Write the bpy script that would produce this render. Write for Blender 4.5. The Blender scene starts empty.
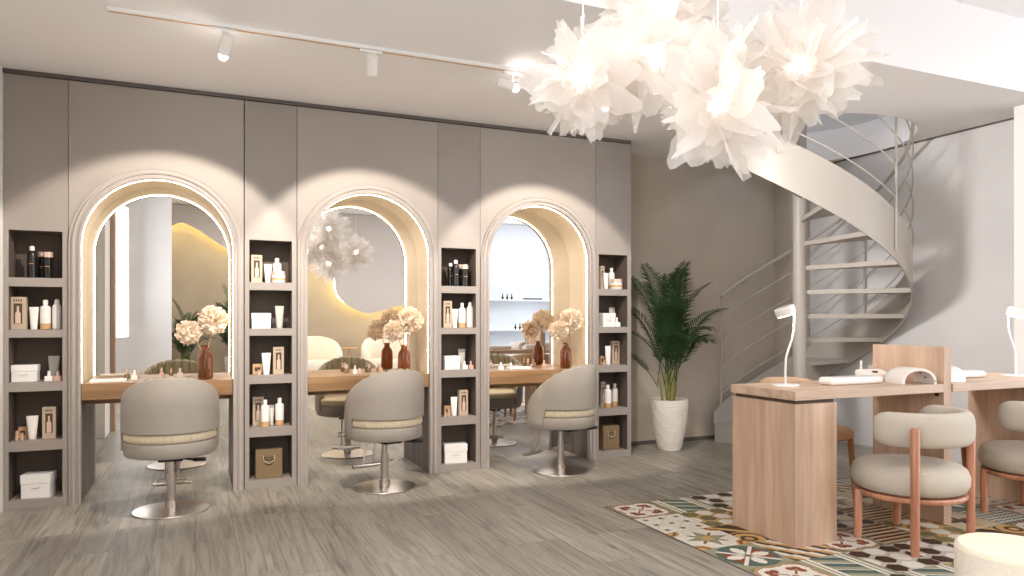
import bpy, bmesh, math, random
import numpy as np
from mathutils import Vector, Matrix
R = math.radians
PI = math.pi
SC = bpy.context.scene
COL = SC.collection

# ------------------------------------------------------------------ camera, world, exposure, large lights
H = 1.12
YAW = R(-23.6)
cam_d = bpy.data.cameras.new('camera'); cam = bpy.data.objects.new('camera', cam_d); COL.objects.link(cam)
cam.location = (0, 0, H); cam.rotation_euler = (R(90), 0, YAW)
cam_d.sensor_width = 36; cam_d.lens = 725 / 1024 * 36; cam_d.shift_y = 32 / 1024; cam_d.clip_start = .03
SC.camera = cam
SC.view_settings.view_transform = 'Standard'; SC.view_settings.look = 'None'
SC.view_settings.exposure = 0.15; SC.view_settings.gamma = 1; SC.view_settings.use_curve_mapping = False
SC.cycles.caustics_reflective = True; SC.cycles.caustics_refractive = False
SC.cycles.max_bounces = 12; SC.cycles.diffuse_bounces = 6; SC.cycles.glossy_bounces = 5
SC.cycles.transparent_max_bounces = 24; SC.cycles.transmission_bounces = 8
SC.cycles.sample_clamp_indirect = 3
w = bpy.data.worlds.new('world'); SC.world = w; w.use_nodes = True
w.node_tree.nodes['Background'].inputs[0].default_value = (.80, .88, 1, 1)
w.node_tree.nodes['Background'].inputs[1].default_value = 1.0

def light(name, kind, loc, energy, color=(1, 1, 1), aim=None, **kw):
    l = bpy.data.lights.new(name, kind); l.energy = energy; l.color = color
    for k, v in kw.items(): setattr(l, k, v)
    o = bpy.data.objects.new(name, l); COL.objects.link(o); o.location = loc
    if aim is not None:
        o.rotation_euler = (Vector(aim) - Vector(loc)).to_track_quat('-Z', 'Y').to_euler()
    return o
WARM = (1, .86, .70)
# added area fills, standing in for daylight from unseen windows left and right
light('added_daylight_left', 'AREA', (-1.02, .95, 1.75), 66, (.93, .96, 1), (3.2, 1.9, 1.75), shape='RECTANGLE', size=1.9, size_y=1.7)
light('added_daylight_right', 'AREA', (7.35, -.1, 1.65), 150, (.90, .94, 1), (0, .9, 1.5), shape='RECTANGLE', size=4.0, size_y=2.3)
# soft fill lights added under the high ceiling (their frames are built below)
for i, (x, y) in enumerate(((.9, -.9), (3.0, -.3), (5.3, .2), (.2, 1.7))):
    light('added_ceiling_fill', 'AREA', (x, y, 3.02), 24, (1, .97, .96), (x, y, 0), shape='RECTANGLE', size=.9, size_y=.9)
# track spots
SPOTS = [((.127, 3.87, 2.43), (-.2, 5.1, 1.19)), ((.87, 3.87, 2.43), (1.13, 5.1, 1.19)),
         ((1.71, 3.86, 2.47), (5.4, 3.35, 1.55)), ((2.32, 3.87, 2.43), (2.47, 5.1, 1.19))]
for i, (p, a) in enumerate(SPOTS):
    if i == 2: light('track_spot_light', 'SPOT', Vector(p) + (Vector(a) - Vector(p)).normalized() * .26, 250, (1, .97, .95), a, spot_size=R(72), spot_blend=.7, shadow_soft_size=.25)
    else: light('track_spot_light', 'SPOT', Vector(p) + (Vector(a) - Vector(p)).normalized() * .035, 112, (1, .90, .79), a, spot_size=R(71), spot_blend=.22, shadow_soft_size=.02)
# unseen fill light added upstairs to brighten the stair opening
light('added_upper_fill', 'AREA', (4.4, 4.2, 4.7), 16, (.86, .92, 1), (5.0, 4.6, 2.6), shape='RECTANGLE', size=1.0, size_y=1.0)

# ------------------------------------------------------------------ pixel -> point on a known plane
F = 725.0
def ray(px, py):
    r = (px - 512) / F; t = (320 - py) / F; s, c = math.sin(-YAW), math.cos(YAW)
    return Vector((s + c * r, c - s * r, t))
def onY(px, py, Y):
    a = ray(px, py); return Vector((0, 0, H)) + a * (Y / a.y)
def onZ(px, py, z):
    a = ray(px, py); return Vector((0, 0, H)) + a * ((z - H) / a.z)

# ------------------------------------------------------------------ materials
MATS = {}
def nt(name):
    m = bpy.data.materials.new(name); m.use_nodes = True; t = m.node_tree
    MATS[name] = m
    return m, t, t.nodes['Principled BSDF']
def lin(c):
    return tuple(((x / 255 + .055) / 1.055) ** 2.4 if x / 255 > .04045 else x / 255 / 12.92 for x in c)
def mat(name, col, rough=.5, metal=0, noise=0, scale=5, bump=0, bscale=40, spec=.5, stretch=None, coat=0, srgb=True, trans=0, ior=1.45):
    m, t, b = nt(name); c = lin(col) if srgb else col
    b.inputs['Base Color'].default_value = (*c, 1); b.inputs['Roughness'].default_value = rough
    b.inputs['Metallic'].default_value = metal; b.inputs['Specular IOR Level'].default_value = spec
    b.inputs['Coat Weight'].default_value = coat; b.inputs['Transmission Weight'].default_value = trans; b.inputs['IOR'].default_value = ior
    N = t.nodes; L = t.links
    tc = N.new('ShaderNodeTexCoord'); mp = N.new('ShaderNodeMapping'); L.new(tc.outputs['Object'], mp.inputs[0])
    if stretch: mp.inputs['Scale'].default_value = stretch
    if noise:
        n = N.new('ShaderNodeTexNoise'); n.inputs['Scale'].default_value = scale; n.inputs['Detail'].default_value = 5
        L.new(mp.outputs[0], n.inputs[0])
        cr = N.new('ShaderNodeValToRGB'); e = cr.color_ramp.elements
        e[0].position = .3; e[1].position = .7
        e[0].color = (*[x * (1 - noise) for x in c], 1); e[1].color = (*[min(1, x * (1 + noise)) for x in c], 1)
        L.new(n.outputs[0], cr.inputs[0]); L.new(cr.outputs[0], b.inputs['Base Color'])
    if bump:
        n2 = N.new('ShaderNodeTexNoise'); n2.inputs['Scale'].default_value = bscale; n2.inputs['Detail'].default_value = 4
        L.new(mp.outputs[0], n2.inputs[0]); bp = N.new('ShaderNodeBump'); bp.inputs['Strength'].default_value = bump; bp.inputs['Distance'].default_value = .01
        L.new(n2.outputs[0], bp.inputs['Height']); L.new(bp.outputs[0], b.inputs['Normal'])
    return m
def emis(name, col, strength):
    m, t, b = nt(name); b.inputs['Base Color'].default_value = (.8, .8, .8, 1)
    b.inputs['Emission Color'].default_value = (*col, 1); b.inputs['Emission Strength'].default_value = strength
    return m
def woodmat(name, c1, c2, axis='Z', scale=1.0, rough=.5, plank=0):
    """grain running along axis; c1 light, c2 dark"""
    m, t, b = nt(name); N = t.nodes; L = t.links
    tc = N.new('ShaderNodeTexCoord'); mp = N.new('ShaderNodeMapping'); L.new(tc.outputs['Object'], mp.inputs[0])
    s = [14 * scale, 14 * scale, 14 * scale]; s['XYZ'.index(axis)] = .9 * scale; mp.inputs['Scale'].default_value = s
    n = N.new('ShaderNodeTexNoise'); n.inputs['Scale'].default_value = 1.0; n.inputs['Detail'].default_value = 7; n.inputs['Distortion'].default_value = .6; n.inputs['Roughness'].default_value = .6
    L.new(mp.outputs[0], n.inputs[0])
    cr = N.new('ShaderNodeValToRGB'); e = cr.color_ramp.elements; e[0].position = .32; e[1].position = .68
    e[0].color = (*lin(c2), 1); e[1].color = (*lin(c1), 1); L.new(n.outputs[0], cr.inputs[0])
    mp2 = N.new('ShaderNodeMapping'); L.new(tc.outputs['Object'], mp2.inputs[0])
    s2 = [9, 9, 9]; s2['XYZ'.index(axis)] = .02; mp2.inputs['Scale'].default_value = s2
    n2 = N.new('ShaderNodeTexNoise'); n2.inputs['Scale'].default_value = 1.0; n2.inputs['Detail'].default_value = 0; L.new(mp2.outputs[0], n2.inputs[0])
    mr = N.new('ShaderNodeMapRange'); mr.inputs[1].default_value = .3; mr.inputs[2].default_value = .7; mr.inputs[3].default_value = .86; mr.inputs[4].default_value = 1.1
    L.new(n2.outputs[0], mr.inputs[0])
    mx = N.new('ShaderNodeVectorMath'); mx.operation = 'SCALE'; L.new(cr.outputs[0], mx.inputs[0]); L.new(mr.outputs[0], mx.inputs['Scale'])
    L.new(mx.outputs[0], b.inputs['Base Color']); b.inputs['Roughness'].default_value = rough
    bp = N.new('ShaderNodeBump'); bp.inputs['Strength'].default_value = .1; bp.inputs['Distance'].default_value = .004; L.new(n.outputs[0], bp.inputs['Height']); L.new(bp.outputs[0], b.inputs['Normal'])
    return m

def floormat():
    m, t, b = nt('oak_floor'); N = t.nodes; L = t.links
    tc = N.new('ShaderNodeTexCoord'); sp = N.new('ShaderNodeSeparateXYZ'); L.new(tc.outputs['Object'], sp.inputs[0])
    cb = N.new('ShaderNodeCombineXYZ'); L.new(sp.outputs[1], cb.inputs[0]); L.new(sp.outputs[0], cb.inputs[1])
    br = N.new('ShaderNodeTexBrick'); L.new(cb.outputs[0], br.inputs['Vector'])
    br.inputs['Scale'].default_value = 1; br.inputs['Brick Width'].default_value = 1.1; br.inputs['Row Height'].default_value = .19
    br.inputs['Mortar Size'].default_value = .0012; br.inputs['Mortar Smooth'].default_value = .1; br.offset = .37; br.offset_frequency = 3
    br.inputs['Color1'].default_value = (.0, .0, .0, 1); br.inputs['Color2'].default_value = (1, 1, 1, 1); br.inputs['Mortar'].default_value = (.5, .5, .5, 1)
    # per plank offset of the grain
    of = N.new('ShaderNodeVectorMath'); of.operation = 'SCALE'; L.new(br.outputs['Color'], of.inputs[0]); of.inputs['Scale'].default_value = 17
    ad = N.new('ShaderNodeVectorMath'); ad.operation = 'ADD'; L.new(tc.outputs['Object'], ad.inputs[0]); L.new(of.outputs[0], ad.inputs[1])
    mp = N.new('ShaderNodeMapping'); mp.inputs['Scale'].default_value = (26, 1.5, 1); L.new(ad.outputs[0], mp.inputs[0])
    n = N.new('ShaderNodeTexNoise'); n.inputs['Scale'].default_value = 1; n.inputs['Detail'].default_value = 9; n.inputs['Roughness'].default_value = .65; n.inputs['Distortion'].default_value = 1.4
    L.new(mp.outputs[0], n.inputs[0])
    mp3 = N.new('ShaderNodeMapping'); mp3.inputs['Scale'].default_value = (6, .6, 1); L.new(ad.outputs[0], mp3.inputs[0])
    wv = N.new('ShaderNodeTexWave'); wv.wave_type = 'RINGS'; wv.rings_direction = 'Z'; wv.inputs['Scale'].default_value = 1.3; wv.inputs['Distortion'].default_value = 5; wv.inputs['Detail'].default_value = 3
    L.new(mp3.outputs[0], wv.inputs[0])
    mixg = N.new('ShaderNodeMath'); mixg.operation = 'MULTIPLY_ADD'; L.new(wv.outputs['Fac'], mixg.inputs[0]); mixg.inputs[1].default_value = .0; L.new(n.outputs[0], mixg.inputs[2])
    cr = N.new('ShaderNodeValToRGB'); e = cr.color_ramp.elements
    e[0].position = .28; e[0].color = (*lin((98, 94, 87)), 1); e[1].position = .72; e[1].color = (*lin((174, 168, 157)), 1)
    x = cr.color_ramp.elements.new(.48); x.color = (*lin((148, 142, 132)), 1)
    L.new(mixg.outputs[0], cr.inputs[0])
    mr = N.new('ShaderNodeMapRange'); mr.inputs[3].default_value = .76; mr.inputs[4].default_value = 1.10; L.new(br.outputs['Color'], mr.inputs[0])
    sc = N.new('ShaderNodeVectorMath'); sc.operation = 'SCALE'; L.new(cr.outputs[0], sc.inputs[0]); L.new(mr.outputs[0], sc.inputs['Scale'])
    gm = N.new('ShaderNodeMix'); gm.data_type = 'RGBA'; L.new(br.outputs['Fac'], gm.inputs[0]); L.new(sc.outputs[0], gm.inputs[6]); gm.inputs[7].default_value = (.10, .085, .075, 1)
    L.new(gm.outputs[2], b.inputs['Base Color']); b.inputs['Roughness'].default_value = .42
    bp = N.new('ShaderNodeBump'); bp.inputs['Strength'].default_value = .12; bp.inputs['Distance'].default_value = .004; L.new(mixg.outputs[0], bp.inputs['Height']); L.new(bp.outputs[0], b.inputs['Normal'])
    return m
M_FLOOR = floormat()
M_CEIL = mat('ceiling_paint', (248, 246, 247), .9, spec=.2)
M_PANEL = mat('taupe_panel', (163, 155, 148), .55, noise=.03, scale=3, spec=.3)
M_GAP = mat('dark_gap', (112, 104, 98), .8)
M_TRIMD = mat('dark_trim', (96, 88, 83), .6)
M_MOULD = mat('moulding_paint', (170, 162, 157), .5, spec=.3)
M_UNIT = mat('shelf_unit_paint', (152, 144, 138), .5, noise=.03, scale=4)
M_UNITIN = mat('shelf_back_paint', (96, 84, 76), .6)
M_REVEAL = mat('niche_plaster', (214, 198, 174), .6, noise=.04, scale=5)
M_SIDEP = woodmat('grey_side_wood', (120, 108, 100), (86, 76, 70), 'Z')
M_PLAST_B = mat('beige_plaster', (186, 176, 163), .85, noise=.09, scale=1.6, bump=.05, bscale=6, spec=.2)
M_PLAST_G = mat('grey_plaster', (216, 214, 214), .85, noise=.06, scale=1.3, bump=.05, bscale=5, spec=.2)
M_PLAST_O = mat('ochre_plaster', (176, 163, 146), .85, noise=.10, scale=1.5, spec=.2)
M_WAVE = mat('wave_panel_paint', (196, 189, 186), .7, noise=.04, scale=1)
M_WHITE = mat('white_paint', (236, 234, 232), .6, spec=.3)
M_DISP = mat('display_paint', (208, 213, 220), .6)
M_WHITEG = mat('white_satin_plastic', (240, 236, 232), .25)
M_METAL = mat('stair_enamel', (182, 175, 167), .42, noise=.02, scale=3)
M_STEEL = mat('brushed_steel', (205, 196, 188), .28, metal=1, bump=.02, bscale=120)
M_BLACK = mat('black_plastic', (26, 24, 23), .4)
M_BLACKG = mat('black_gloss', (30, 27, 26), .25)
M_OAK = woodmat('oak_veneer', (203, 175, 153), (180, 148, 124), 'Z', 1.8)
M_OAKX = woodmat('oak_top', (208, 182, 160), (182, 152, 130), 'X', 1.8, .4)
M_COUNTER = woodmat('counter_oak', (166, 131, 95), (128, 97, 68), 'X', 1.6, .35)
M_LEGW = woodmat('reddish_wood', (206, 150, 120), (166, 106, 80), 'Z', 2.0, .35)
M_TANW = woodmat('amber_wood', (190, 134, 84), (146, 94, 54), 'Z', 2.0, .4)
M_TAN = mat('tan_leather', (196, 150, 106), .5, noise=.05, scale=8)
M_TANR = mat('tan_cane', (208, 172, 138), .6, noise=.05, scale=20)
M_FAB = mat('taupe_velvet', (196, 188, 176), .8, noise=.05, scale=4, bump=.08, bscale=60, spec=.2)
M_CHAIR = mat('taupe_leather', (158, 150, 141), .5, noise=.02, scale=6, bump=.02, bscale=150, spec=.4)
M_CREAM = mat('cream_cushion', (216, 202, 174), .7, noise=.04, scale=8)
M_OLIVE = mat('olive_velvet', (150, 143, 122), .7, noise=.05, scale=6)
M_MIRROR = mat('mirror_silver', (.86, .85, .83), 0.0, metal=1, srgb=False)
M_LED = emis('led_glow', (1, .84, .60), 34)
M_LEDC = emis('cool_led_glow', (.93, .97, 1), 5)
M_LEDY = emis('yellow_led_glow', (1, .80, .33), 95)
M_LAMP = emis('lamp_lens_glow', (1, .92, .82), 60)
M_BULB = emis('bulb_glow', (1, .93, .84), 40)
M_DESKLED = emis('desk_lamp_glow', (1, .95, .88), 14)
M_PANELGLOW = emis('added_panel_glow', (1, .94, .88), 3)  # glow of the fill panels added to the high ceiling
M_AMBER = mat('amber_glass', (176, 108, 58), .06, trans=.85, ior=1.45)
M_PETALF = mat('dried_petal', (244, 229, 210), .9, noise=.10, scale=50, spec=.1)
M_STEMF = mat('dry_stem', (176, 148, 104), .8)
M_KRAFT = mat('kraft_card', (190, 172, 150), .8, noise=.04, scale=20)
M_KRAFTD = mat('dark_kraft', (128, 108, 80), .8, noise=.04, scale=14)
M_LABEL = mat('dark_print', (84, 66, 54), .7)
M_PINK = mat('pink_lacquer', (214, 172, 156), .3)
M_SAND = mat('sand_band', (206, 164, 120), .5)
M_GREYT = mat('grey_tube', (186, 186, 178), .4)
M_COPPER = mat('rose_cap', (222, 196, 180), .3, metal=.3)
M_POT = mat('white_ceramic', (226, 220, 212), .55, noise=.03, scale=8)
M_SOIL = mat('soil', (52, 40, 30), .95)
M_LEAF = mat('palm_leaf', (38, 66, 30), .45, noise=.35, scale=9)
M_CANE = mat('palm_cane', (136, 134, 62), .5, noise=.2, scale=20)
M_STRING = mat('cord_string', (214, 196, 160), .8)
M_BOUCLE = mat('cream_boucle', (238, 230, 218), .95, noise=.04, scale=60, bump=.35, bscale=160, spec=.1)
M_CREAMCH = mat('cream_fabric', (236, 226, 208), .85, spec=.2)
M_BROWN = mat('brown_leather', (96, 72, 58), .5)
def petalmat():
    m, t, b = nt('sheer_petal'); N = t.nodes; L = t.links
    tr = N.new('ShaderNodeBsdfTranslucent'); tr.inputs[0].default_value = (.99, .97, .95, 1)
    df = N.new('ShaderNodeBsdfDiffuse'); df.inputs[0].default_value = (.88, .86, .85, 1)
    tp = N.new('ShaderNodeBsdfTransparent'); tp.inputs[0].default_value = (1, .98, .96, 1)
    a = N.new('ShaderNodeMixShader'); a.inputs[0].default_value = .5; L.new(tr.outputs[0], a.inputs[1]); L.new(df.outputs[0], a.inputs[2])
    c = N.new('ShaderNodeMixShader'); c.inputs[0].default_value = .42; L.new(a.outputs[0], c.inputs[1]); L.new(tp.outputs[0], c.inputs[2])
    L.new(c.outputs[0], N['Material Output'].inputs[0]); return m
M_PETAL = petalmat()
def vcolmat():
    m, t, b = nt('encaustic_tile'); a = t.nodes.new('ShaderNodeVertexColor'); a.layer_name = 'tile'
    t.links.new(a.outputs[0], b.inputs['Base Color']); b.inputs['Roughness'].default_value = .45; return m
M_TILE = vcolmat()

# ------------------------------------------------------------------ mesh helpers
class MB:
    def __init__(s): s.bm = bmesh.new()
    def face(s, pts):
        vs = [s.bm.verts.new(p) for p in pts]
        try: return s.bm.faces.new(vs)
        except ValueError: return None
    def grid(s, rows, close_u=False, close_v=False):
        V = [[s.bm.verts.new(p) for p in r] for r in rows]
        nr, nc = len(V), len(V[0])
        for i in range(nr - (0 if close_u else 1)):
            for j in range(nc - (0 if close_v else 1)):
                a, b, c, d = V[i][j], V[(i + 1) % nr][j], V[(i + 1) % nr][(j + 1) % nc], V[i][(j + 1) % nc]
                if len({a, b, c, d}) == 4:
                    try: s.bm.faces.new((a, b, c, d))
                    except ValueError: pass
        return V
    def box(s, x0, x1, y0, y1, z0, z1, bev=0, rot=None, piv=None):
        bm = bmesh.new() if (bev or rot) else s.bm
        P = [(x0, y0, z0), (x1, y0, z0), (x1, y1, z0), (x0, y1, z0), (x0, y0, z1), (x1, y0, z1), (x1, y1, z1), (x0, y1, z1)]
        v = [bm.verts.new(p) for p in P]
        for f in ((3, 2, 1, 0), (4, 5, 6, 7), (0, 1, 5, 4), (1, 2, 6, 5), (2, 3, 7, 6), (3, 0, 4, 7)): bm.faces.new([v[i] for i in f])
        if bev: bmesh.ops.bevel(bm, geom=bm.edges[:], offset=bev, segments=2, profile=.6, affect='EDGES')
        if rot:
            c = Vector(piv or ((x0 + x1) / 2, (y0 + y1) / 2, (z0 + z1) / 2)); bmesh.ops.rotate(bm, verts=bm.verts[:], cent=c, matrix=rot)
        if bm is not s.bm: s.merge(bm)
        return s
    def merge(s, bm):
        me = bpy.data.meshes.new('tmp'); bm.to_mesh(me); bm.free(); s.bm.from_mesh(me); bpy.data.meshes.remove(me)
    def lathe(s, prof, n=32, c=(0, 0, 0), sx=1, sy=1, mod=None):
        rows = []
        for (r, z) in prof:
            row = []
            for k in range(n):
                a = 2 * PI * k / n; q = mod(a, r, z) if mod else r
                row.append((c[0] + sx * q * math.cos(a), c[1] + sy * q * math.sin(a), c[2] + z))
            rows.append(row)
        V = s.grid(rows, close_v=True)
        for r in (0, -1):
            if prof[r][0] > 1e-5:
                vs = V[r] if r == -1 else V[r][::-1]
                try: s.bm.faces.new(vs)
                except ValueError: pass
        return s
    def tube(s, pts, r, n=10, caps=True, closed=False):
        pts = [Vector(p) for p in pts]; m = len(pts)
        rs = r if isinstance(r, (list, tuple)) else [r] * m
        rows = []; up = None
        for i in range(m):
            if closed: t = (pts[(i + 1) % m] - pts[i - 1]).normalized()
            elif i == 0: t = (pts[1] - pts[0]).normalized()
            elif i == m - 1: t = (pts[-1] - pts[-2]).normalized()
            else: t = ((pts[i + 1] - pts[i]).normalized() + (pts[i] - pts[i - 1]).normalized()).normalized()
            if up is None: up = Vector((0, 0, 1)) if abs(t.z) < .95 else Vector((1, 0, 0))
            x = up.cross(t)
            if x.length < 1e-4: x = Vector((1, 0, 0)).cross(t)
            x.normalize(); y = t.cross(x).normalized(); up = y
            rows.append([pts[i] + (x * math.cos(2 * PI * k / n) + y * math.sin(2 * PI * k / n)) * rs[i] for k in range(n)])
        V = s.grid(rows, close_u=closed, close_v=True)
        if caps and not closed:
            for vs in (V[0][::-1], V[-1]):
                try: s.bm.faces.new(vs)
                except ValueError: pass
        return s
    def cyl(s, p0, p1, r, n=16, r1=None): return s.tube([p0, p1], [r, r if r1 is None else r1], n)
    def prism(s, poly, axis, a0, a1):
        """poly: 2D points; axis 'y': (x,z) polygon extruded along y; 'z': (x,y) along z; 'x': (y,z) along x"""
        f = {'y': lambda p, a: (p[0], a, p[1]), 'z': lambda p, a: (p[0], p[1], a), 'x': lambda p, a: (a, p[0], p[1])}[axis]
        A = [s.bm.verts.new(f(p, a0)) for p in poly]; B = [s.bm.verts.new(f(p, a1)) for p in poly]
        n = len(poly); s.bm.faces.new(A); s.bm.faces.new(B[::-1])
        for i in range(n): s.bm.faces.new((A[i], B[i], B[(i + 1) % n], A[(i + 1) % n]))
        return s
    def ball(s, c, r, sub=2, sc=(1, 1, 1)):
        bm = bmesh.new(); bmesh.ops.create_icosphere(bm, subdivisions=sub, radius=r)
        for v in bm.verts: v.co = Vector((v.co.x * sc[0] + c[0], v.co.y * sc[1] + c[1], v.co.z * sc[2] + c[2]))
        s.merge(bm); return s
    def build(s, name, m, parent=None, smooth=30, loc=None, fix=True):
        if fix: bmesh.ops.recalc_face_normals(s.bm, faces=s.bm.faces[:])
        me = bpy.data.meshes.new(name); s.bm.to_mesh(me); s.bm.free(); me.materials.append(m)
        if smooth:
            me.polygons.foreach_set('use_smooth', [True] * len(me.polygons))
            me.set_sharp_from_angle(angle=R(smooth))
        o = bpy.data.objects.new(name, me); COL.objects.link(o)
        if parent: o.parent = parent
        if loc: o.location = loc
        return o
def tag(o, label=None, cat=None, group=None, kind=None):
    if label: o['label'] = label
    if cat: o['category'] = cat
    if group: o['group'] = group
    if kind: o['kind'] = kind
    return o
def thing(name, label, cat, loc=(0, 0, 0), rz=0, group=None):
    o = bpy.data.objects.new(name, None); COL.objects.link(o); o.location = loc; o.rotation_euler = (0, 0, rz)
    o.empty_display_size = .05
    return tag(o, label, cat, group)
def dup(root):
    r = root.copy(); COL.objects.link(r)
    for ch in list(root.children):
        c = ch.copy(); COL.objects.link(c); c.parent = r
        for g in list(ch.children):
            d = g.copy(); COL.objects.link(d); d.parent = c
    return r
def struct(name, b, m, smooth=None): return tag(b.build(name, m, None, smooth), kind='structure')

# ------------------------------------------------------------------ room shell
YW, YB, YM = 5.10, 5.50, 5.443          # cladding front, back wall, mirror plane
XL, XR, ZC, ZH = -1.035, 5.48, 2.60, 3.07
XF, YR = 7.5, -2.65
struct('floor', MB().box(XL - .15, XF + .1, YR - .15, YB + .15, -.12, 0), M_FLOOR)

# tiled inlay
def tilecol(k, u, v):
    cr = (.62, .57, .48); wh = (.66, .63, .56); dk = (.045, .022, .014); rd = (.21, .045, .020); ol = (.16, .15, .065); te = (.065, .115, .105); tn = (.50, .31, .12); gr = (.27, .27, .18)
    x, y = u - .5, v - .5; r = math.hypot(x, y); ax, ay = abs(x), abs(y)
    if k == 0:
        q = min(math.hypot(ax - .20, ay - .20), math.hypot(ax - .30, ay) + .12, math.hypot(ax, ay - .30) + .12)
        if q > .285: return ol if max(ax, ay) < .47 else gr
        if q > .262: return tn
        if q > .240: return rd
        px, py = ax - .20, ay - .20
        if min(math.hypot(px - .06, py - .06), math.hypot(px - .07, py + .05), math.hypot(px + .05, py - .07)) < .066: return rd
        if abs(px - py) < .02 and px < 0 and ax > .06: return rd
        return tn if r < .05 else wh
    if k == 1:
        if ax > .42: return gr
        if ax > .36: return wh
        if ax > .32: return ol
        if ax > .25: return wh
        t = (y * 3.2 + x * 1.6) % 1
        return te if t < .5 else (wh if t < .6 else gr)
    if k == 2:
        a, c = (u + v) * 2 % 1, (u - v) * 2 % 1
        if min(abs(a - .5), abs(c - .5)) < .02: return (.45, .43, .36)
        a1, c1 = (u * 3) % 1 - .5, (v * 3) % 1 - .5
        if abs(a1) + abs(c1) < .08: return tn
        if max(abs(a1), abs(c1)) < .14: return dk
        return wh
    if k == 3:
        if abs(x) < .1 and abs(y) < .1: return tn
        if min(ax, ay) < .30 * max(0, .42 - max(ax, ay)) * 1.3: return gr
        if abs(ax - ay) < .05 * (1 - r) and r < .34: return ol
        d = math.hypot(.5 - ax, .5 - ay)
        if d < .14: return tn
        if d < .2: return rd
        if d < .24: return tn
        return wh
    if k == 4:
        d = math.hypot(u - .15, v - .2); e = math.hypot(u - .85, v - .75)
        m = min(d, e)
        if m < .08: return tn
        if m < .15: return dk
        if m < .27: return tn
        if m < .33: return dk
        if m < .36: return tn
        return dk if (u + v) % .5 < .33 else tn
    if k == 5:
        for (ex, ey) in ((.24, 0), (-.24, 0), (0, .24), (0, -.24)):
            if ((x - ex) / (.15 if ex else .09)) ** 2 + ((y - ey) / (.09 if ex else .15)) ** 2 < 1: return wh
        if r > .49: return gr
        if abs(ax - ay) < .045 and r > .05: return wh
        return rd if ax > ay and r < .40 else te
    if k in (6, 8):
        s = 3.0; a = u * s; c = v * s
        i = int(c); off = .5 * (i % 2); p = (a + off) % 1 - .5; q = c % 1 - .5
        c0 = (dk, wh) if k == 6 else (ol, wh)
        hexd = max(abs(p), abs(p) * .5 + abs(q) * .87)
        return c0[(int(a + off) + i) % 2] if hexd < .44 else tn if k == 8 else (.45, .42, .36)
    if k == 7:
        i = int(v * 4); p = (u * 3 + .5 * (i % 2) + .35 * (v * 4 % 1)) % 1
        return (dk if p < .34 else tn if p < .67 else wh)
    if k == 9:
        if max(ax, ay) > .45: return gr
        t = (v * 7) % 1
        return dk if t < .5 else (tn if t < .85 else wh)
    if k == 10:
        t = (x + y) * 4 % 1; q = (x - y) * 4 % 1
        return (te if (t < .5) ^ (q < .5) else wh) if max(ax, ay) < .47 else dk
    if k == 11:
        a = abs(math.cos(2.0 * math.atan2(y, x)))
        if r < .1: return dk
        if r < .42 * a: return dk if r < .30 * a else tn
        return (.50, .42, .30)
    return wh
def tiles():
    T = .3; NC, NR, n = 11, 8, 56
    lay = [[0, 1, 6, 2, 9, 7, 10, 3, 6, 0, 2], [2, 8, 7, 0, 3, 11, 6, 10, 1, 8, 4], [3, 4, 10, 6, 9, 1, 5, 2, 10, 3, 7], [5, 7, 0, 9, 8, 11, 10, 0, 7, 6, 9],
           [0, 1, 6, 6, 8, 4, 0, 5, 6, 1, 2], [10, 6, 1, 8, 0, 3, 7, 2, 9, 4, 0], [4, 3, 8, 5, 1, 6, 0, 7, 10, 2, 3], [2, 9, 7, 3, 4, 8, 1, 0, 6, 5, 10]]
    verts = []; faces = []; cols = []
    tab = {}
    for k in range(12):
        tab[k] = [(*tilecol(k, (i + .5) / (n + 1), (j + .5) / (n + 1)), 1.0) for j in range(n + 1) for i in range(n + 1)]
    base = 0
    for r in range(NR):
        for c in range(NC):
            x0 = 2.25 + c * T; y0 = 3.75 - (r + 1) * T; g = .0009
            if x0 > 5.35: continue
            k = lay[r][c]
            i, j = np.meshgrid(np.arange(n + 1), np.arange(n + 1))
            X = x0 + g + (T - 2 * g) * i.ravel() / n; Y = y0 + g + (T - 2 * g) * j.ravel() / n
            verts.append(np.stack([X, Y, np.full(X.shape, .004)], 1)); cols.append(np.array(tab[k]))
            q = base + (np.arange(n)[:, None] * (n + 1) + np.arange(n)[None, :]).ravel()
            faces.append(np.stack([q, q + 1, q + n + 2, q + n + 1], 1)); base += (n + 1) ** 2
    V = np.concatenate(verts); Fc = np.concatenate(faces); C = np.concatenate(cols)
    me = bpy.data.meshes.new('tile_floor'); me.vertices.add(len(V)); me.vertices.foreach_set('co', V.ravel())
    me.loops.add(Fc.size); me.loops.foreach_set('vertex_index', Fc.ravel()); me.polygons.add(len(Fc))
    me.polygons.foreach_set('loop_start', np.arange(0, Fc.size, 4)); me.polygons.foreach_set('loop_total', np.full(len(Fc), 4))
    me.update(calc_edges=True)
    at = me.color_attributes.new('tile', 'FLOAT_COLOR', 'POINT'); at.data.foreach_set('color', C.ravel().astype('f'))
    me.materials.append(M_TILE)
    o = bpy.data.objects.new('tiled_floor_inlay', me); COL.objects.link(o); tag(o, kind='structure')
tiles()
struct('trim_4', MB().box(2.244, 5.56, 1.34, 3.756, -.01, .0028), M_GAP)

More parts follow.
